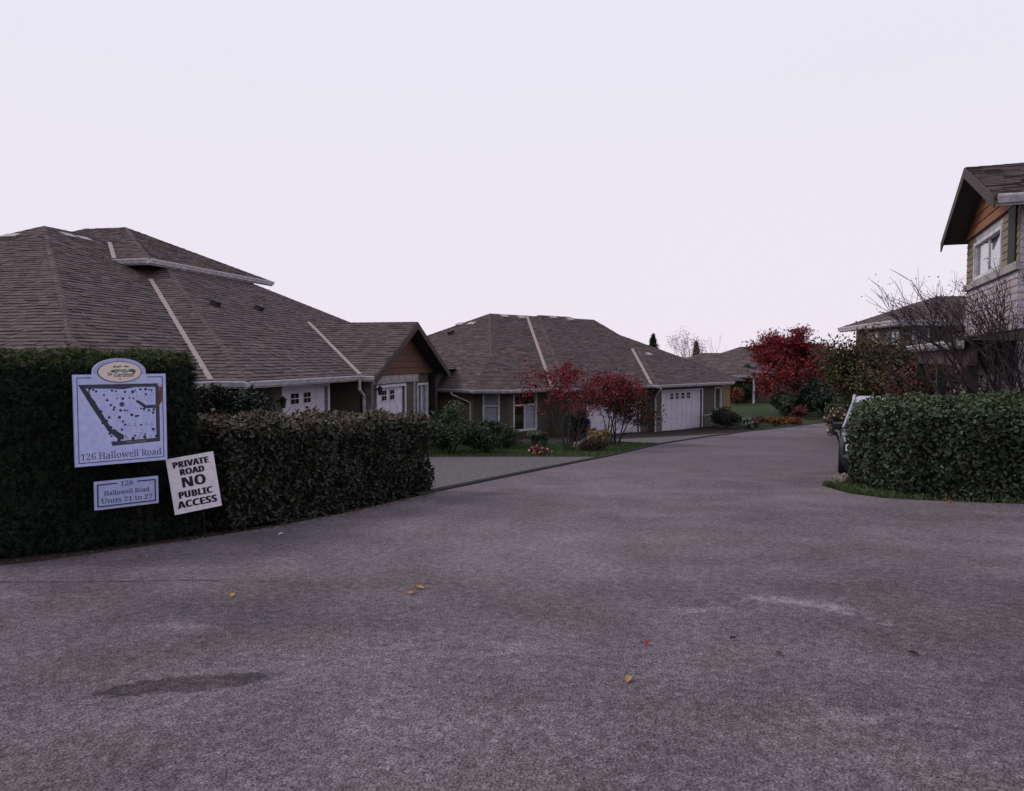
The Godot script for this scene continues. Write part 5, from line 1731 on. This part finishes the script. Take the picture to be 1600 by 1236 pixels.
	for q in [[22.6, 57.0, 3.4, 3.0, "blue-green rounded bush right of the large red tree", [Color(0.02, 0.035, 0.026), Color(0.03, 0.048, 0.036)], 75],
		[22.9, 55.0, 3.6, 2.0, "dark low bush by the lane, right of the large red tree", [Color(0.014, 0.022, 0.017), Color(0.02, 0.03, 0.022)], 76],
		[25.4, 63.0, 5.0, 4.4, "mid green leafy bush behind the dark rounded ones", [Color(0.04, 0.065, 0.022), Color(0.05, 0.075, 0.025)], 77],
		[20.6, 58.5, 2.6, 2.0, "pale green bush under the large red tree", [Color(0.05, 0.07, 0.04), Color(0.04, 0.055, 0.03)], 78],
		[22.4, 76.0, 5.0, 2.2, "long low green shrub at the back of the far lawn", [Color(0.03, 0.05, 0.02), Color(0.04, 0.06, 0.02)], 79],
		[20.9, 72.6, 1.6, 1.8, "reddish shrub at the back of the far lawn", [Color(0.18, 0.03, 0.02), Color(0.1, 0.04, 0.02)], 80],
		[24.2, 79.0, 3.0, 4.2, "bright green tree-like shrub near the distant porch", [Color(0.03, 0.08, 0.03), Color(0.025, 0.06, 0.03)], 81]]:
		shrub("shrub", q[4], gp(q[0], q[1]), Vector3(q[2], q[3], q[2] * 0.8), 5200, 0.2, q[5], q[6])
	shrub("shrub", "small crimson shrub low beneath the large red tree", gp(20.6, 55.6), Vector3(2.0, 1.1, 1.2), 1500, 0.12, [Color(0.12, 0.012, 0.014), Color(0.06, 0.02, 0.015)], 82)
	# leafy screen in front of the two-storey house
	var olive := [Color(0.05, 0.055, 0.018), Color(0.04, 0.05, 0.018), Color(0.07, 0.05, 0.018), Color(0.035, 0.042, 0.016), Color(0.09, 0.04, 0.016)]
	var rust := [Color(0.08, 0.028, 0.022), Color(0.05, 0.035, 0.02), Color(0.11, 0.025, 0.025), Color(0.045, 0.03, 0.022)]
	for q in [[13.7, 31.2, 4.2, olive, "olive young tree at the left end of the leafy screen", 96], [14.0, 30.5, 4.6, olive, "olive-leaved young tree before the corner of the cream wall", 91], [15.0, 29.2, 4.3, olive, "olive and rust young tree in the middle of the leafy screen", 92], [13.5, 28.0, 3.0, olive, "short olive young tree at the front of the leafy screen", 93], [14.9, 27.0, 3.3, rust, "rust-red young tree at the right of the leafy screen", 94], [13.0, 24.6, 2.6, rust, "small rusty young tree close behind the right hedge", 95]]:
		tree("young_tree", q[4], "tree", gp(q[0], q[1]), {"seed": q[5], "stems": 3, "foot": 0.1, "lean": 0.2, "trunk": q[2] * 0.36, "r": 0.045, "levels": 3, "kids": Vector2i(3, 4), "splay": 0.42, "lift": 0.3, "leaves": 7500, "cloud": 0.26, "flat": 1.0, "size": Vector2(0.09, 0.16), "gap": -0.22, "gapf": 0.9, "cols": q[3], "low": 0.1}, "young trees behind the right hedge")
	shrub("shrub", "dense green shrub low behind the parked car", gp(13.7, 27.4), Vector3(3.6, 2.0, 2.2), 6500, 0.13, GREENS, 97)
	shrub("shrub", "green bush at the lane edge left of the leafy screen", gp(15.4, 35.6), Vector3(2.6, 2.3, 2.2), 5200, 0.14, [Color(0.035, 0.055, 0.02), Color(0.045, 0.06, 0.024)], 99)
	shrub("shrub", "bluish dark bush at the lane edge beyond the parked car", gp(17.2, 39.2), Vector3(2.8, 2.6, 2.4), 5200, 0.14, [Color(0.02, 0.034, 0.022), Color(0.028, 0.042, 0.026)], 100)
	shrub("shrub", "pale flowered bush at the lane edge, just left of the parked car roof", gp(13.6, 32.2), Vector3(1.6, 1.5, 1.4), 2600, 0.11, [Color(0.05, 0.06, 0.03), Color(0.08, 0.05, 0.04)], 104, "", "oval", [Color(0.4, 0.34, 0.3)])
	shrub("shrub", "cream and red flowering shrub above the right hedge near the tall house", gp(10.3, 17.4), Vector3(1.9, 2.3, 1.3), 3200, 0.09, rust, 98, "", "oval", [Color(0.5, 0.42, 0.4)])
	# the bare tree before the tall house
	tree("bare_tree", "leafless purple-brown tree with fine twigs in front of the tall house", "tree", gp(10.3, 16.2), {"seed": 111, "stems": 9, "foot": 0.2, "lean": 0.38, "trunk": 1.85, "r": 0.058, "thin": 0.92, "levels": 4, "kids": Vector2i(3, 4), "splay": 0.45, "lift": 0.1, "shrink": 0.66, "leaves": 1500, "cloud": 0.06, "size": Vector2(0.03, 0.06), "cols": [Color(0.06, 0.03, 0.03), Color(0.08, 0.05, 0.03)], "gap": -1.0, "bark": M.purplebark})
	# skyline trees
	conifer("conifer", "small dark conifer top poking above the middle bungalow roof", gp(16.6, 92.0), 7.1, 3.0, 121)
	conifer("conifer", "ragged leaning conifer beside the bare pinkish tree on the skyline", gp(22.4, 95.0), 6.3, 1.7, 122)
	tree("bare_tree", "thin pinkish bare tree on the skyline beyond the middle bungalow", "tree", gp(20.6, 92.0), {"seed": 123, "stems": 3, "foot": 0.2, "lean": 0.15, "trunk": 3.0, "r": 0.09, "levels": 3, "kids": Vector2i(3, 4), "splay": 0.34, "lift": 0.3, "leaves": 1400, "cloud": 0.3, "size": Vector2(0.1, 0.18), "cols": [Color(0.2, 0.09, 0.09), Color(0.16, 0.08, 0.08)], "gap": -0.5, "low": 3.0, "bark": M.purplebark})
	tree("bare_tree", "faint leafless tree rising behind the distant bungalow", "tree", gp(25.5, 100.0), {"seed": 124, "stems": 2, "foot": 0.2, "lean": 0.1, "trunk": 3.2, "r": 0.07, "levels": 3, "kids": Vector2i(2, 3), "splay": 0.25, "lift": 0.4, "cloud": 0.3, "size": Vector2(0.1, 0.18), "cols": [], "bark": M.purplebark})
	for q in [[34.0, 90.0, 8.0, 131], [39.0, 95.0, 7.0, 132], [47.0, 92.0, 9.0, 133]]:
		shrub("far_tree", ["dark leafy mass behind the red tree on its right", "grey-green far tree left of the two-storey house", "far green tree hidden behind the two-storey house"][q[3] - 131], gp(q[0], q[1]), Vector3(q[2], 4.6, q[2]), 5000, 0.3, GREENS, q[3], "", "oval", [], "tree")
	# timber fence at the back of the far lawn
	var fo := thing("timber_fence", "brown vertical board fence at the back of the far lawn", "fence", gp(20.6, 78.0))
	for k in 22:
		var b := MB.new()
		b.box(Vector3(-2.0 + k * 0.3, -0.05, 0), Vector3(-2.0 + k * 0.3 + 0.26, 1.75 + 0.02 * (k % 3), 0.03))
		part("board", b.mesh(), M.fence, fo)
	for y in [0.4, 1.4]:
		var b := MB.new()
		b.box(Vector3(-2.0, y, -0.07), Vector3(4.6, y + 0.09, -0.002))
		part("rail", b.mesh(), M.fence, fo)

func conifer(called: String, label: String, at: Vector3, h: float, r: float, seed_: int) -> void:
	rng.seed = seed_
	var o := thing(called, label, "tree", at)
	var b := MB.new()
	b.tube(Vector3(0, -0.1, 0), Vector3(0, h, 0), 0.14, 0.02, 7)
	part("trunk", b.mesh(), M.bark, o)
	var xf := []
	var cc := []
	for i in 3600:
		var t := pow(rng.randf(), 0.9)
		var y := h * (1.0 - t * 0.9)
		var rad := r * t * (0.55 + 0.45 * absf(sin(y * 5.0))) * pow(rng.randf(), 0.5)
		var a := rng.randf() * TAU
		var d := Vector3(cos(a), -0.25, sin(a))
		var p := Vector3(0, y, 0) + d * rad
		xf.append(leaf_xf(p, Vector3(0, 0.7, 0), rng.randf_range(0.2, 0.34), 0.6))
		cc.append(pick([Color(0.016, 0.024, 0.016), Color(0.022, 0.03, 0.02)]))
	scatter("crown", "frond", M.cedar, o, xf, cc)

func boulder(at: Vector3, s: Vector3, label: String, seed_: int) -> void:
	var fn := FastNoiseLite.new(); fn.seed = seed_; fn.frequency = 1.1
	var b := MB.new()
	var n := 14
	var P := func(i: int, j: int) -> Vector3:
		var th := PI * j / n; var ph := TAU * (i % (n * 2)) / (n * 2)
		var u := Vector3(sin(th) * cos(ph), cos(th), sin(th) * sin(ph))
		return u * s * (1.0 + 0.35 * fn.get_noise_3d(u.x * 1.4, u.y * 1.4, u.z * 1.4)) + Vector3(0, s.y * 0.5, 0)
	for j in n:
		for i in n * 2:
			b.quad(P.call(i, j), P.call(i, j + 1), P.call(i + 1, j + 1), P.call(i + 1, j))
	var o := part(numbered("boulder"), b.mesh(), M.stone, self)
	o.position = at
	tag(o, label, "rock")

# fallen leaves on the asphalt, each where the photograph shows one
func build_litter() -> void:
	rng.seed = 141
	var Y := Color(0.36, 0.2, 0.05); var R := Color(0.3, 0.03, 0.035); var K := Color(0.03, 0.025, 0.025); var Wh := Color(0.6, 0.6, 0.6)
	var list := [[-2.32, 6.38, 0.05, Y, "small yellow fallen leaf alone on the asphalt at left"], [-0.84, 6.46, 0.05, Y, "lower of two yellow fallen leaves lying together mid left"], [-0.80, 6.64, 0.06, Y, "upper of two yellow fallen leaves lying together mid left"], [0.9, 5.08, 0.04, R, "red fallen leaf on the asphalt right of centre"], [0.67, 4.41, 0.05, Y, "yellowish fallen leaf nearest the camera"], [1.69, 4.88, 0.045, K, "dark fallen leaf on the asphalt, left of two at right"], [2.55, 4.88, 0.04, K, "dark fallen leaf on the asphalt far right"], [1.49, 5.19, 0.03, K, "tiny dark leaf scrap near the dark fallen leaf"], [-2.8, 9.4, 0.045, Wh, "white paper scrap on the asphalt before the low hedge"], [7.05, 12.5, 0.08, R, "red fallen leaf at the foot of the right hedge"]]
	for q in list:
		var b := MB.new()
		var n := 9
		var ring := []
		for k in n:
			var a := TAU * k / n
			var r: float = q[2] * (0.55 + 0.3 * absf(cos(a * 1.0)) + rng.randf_range(-0.1, 0.12))
			ring.append(Vector3(cos(a) * r, 0.006 + 0.016 * absf(sin(a)) + rng.randf() * 0.006, sin(a) * r * 0.6))
		for k in n:
			b.tri(Vector3(0, 0.012, 0), ring[(k + 1) % n], ring[k])
		b.bar(Vector3(q[2] * 0.6, 0.01, 0), Vector3(q[2] * 1.1, 0.008, q[2] * 0.15), 0.003, 0.003)
		var c: Color = q[3]
		var o := part(numbered("paper_scrap" if q[3] == Wh else "fallen_leaf"), b.mesh(), mat(lin(c.r, c.g, c.b), 0.7), self)
		o.position = gp(q[0], q[1], 0.002)
		o.rotation.y = rng.randf() * TAU
		tag(o, q[4], "litter" if q[3] == Wh else "leaf", "" if q[3] == Wh else "fallen leaves on the road")
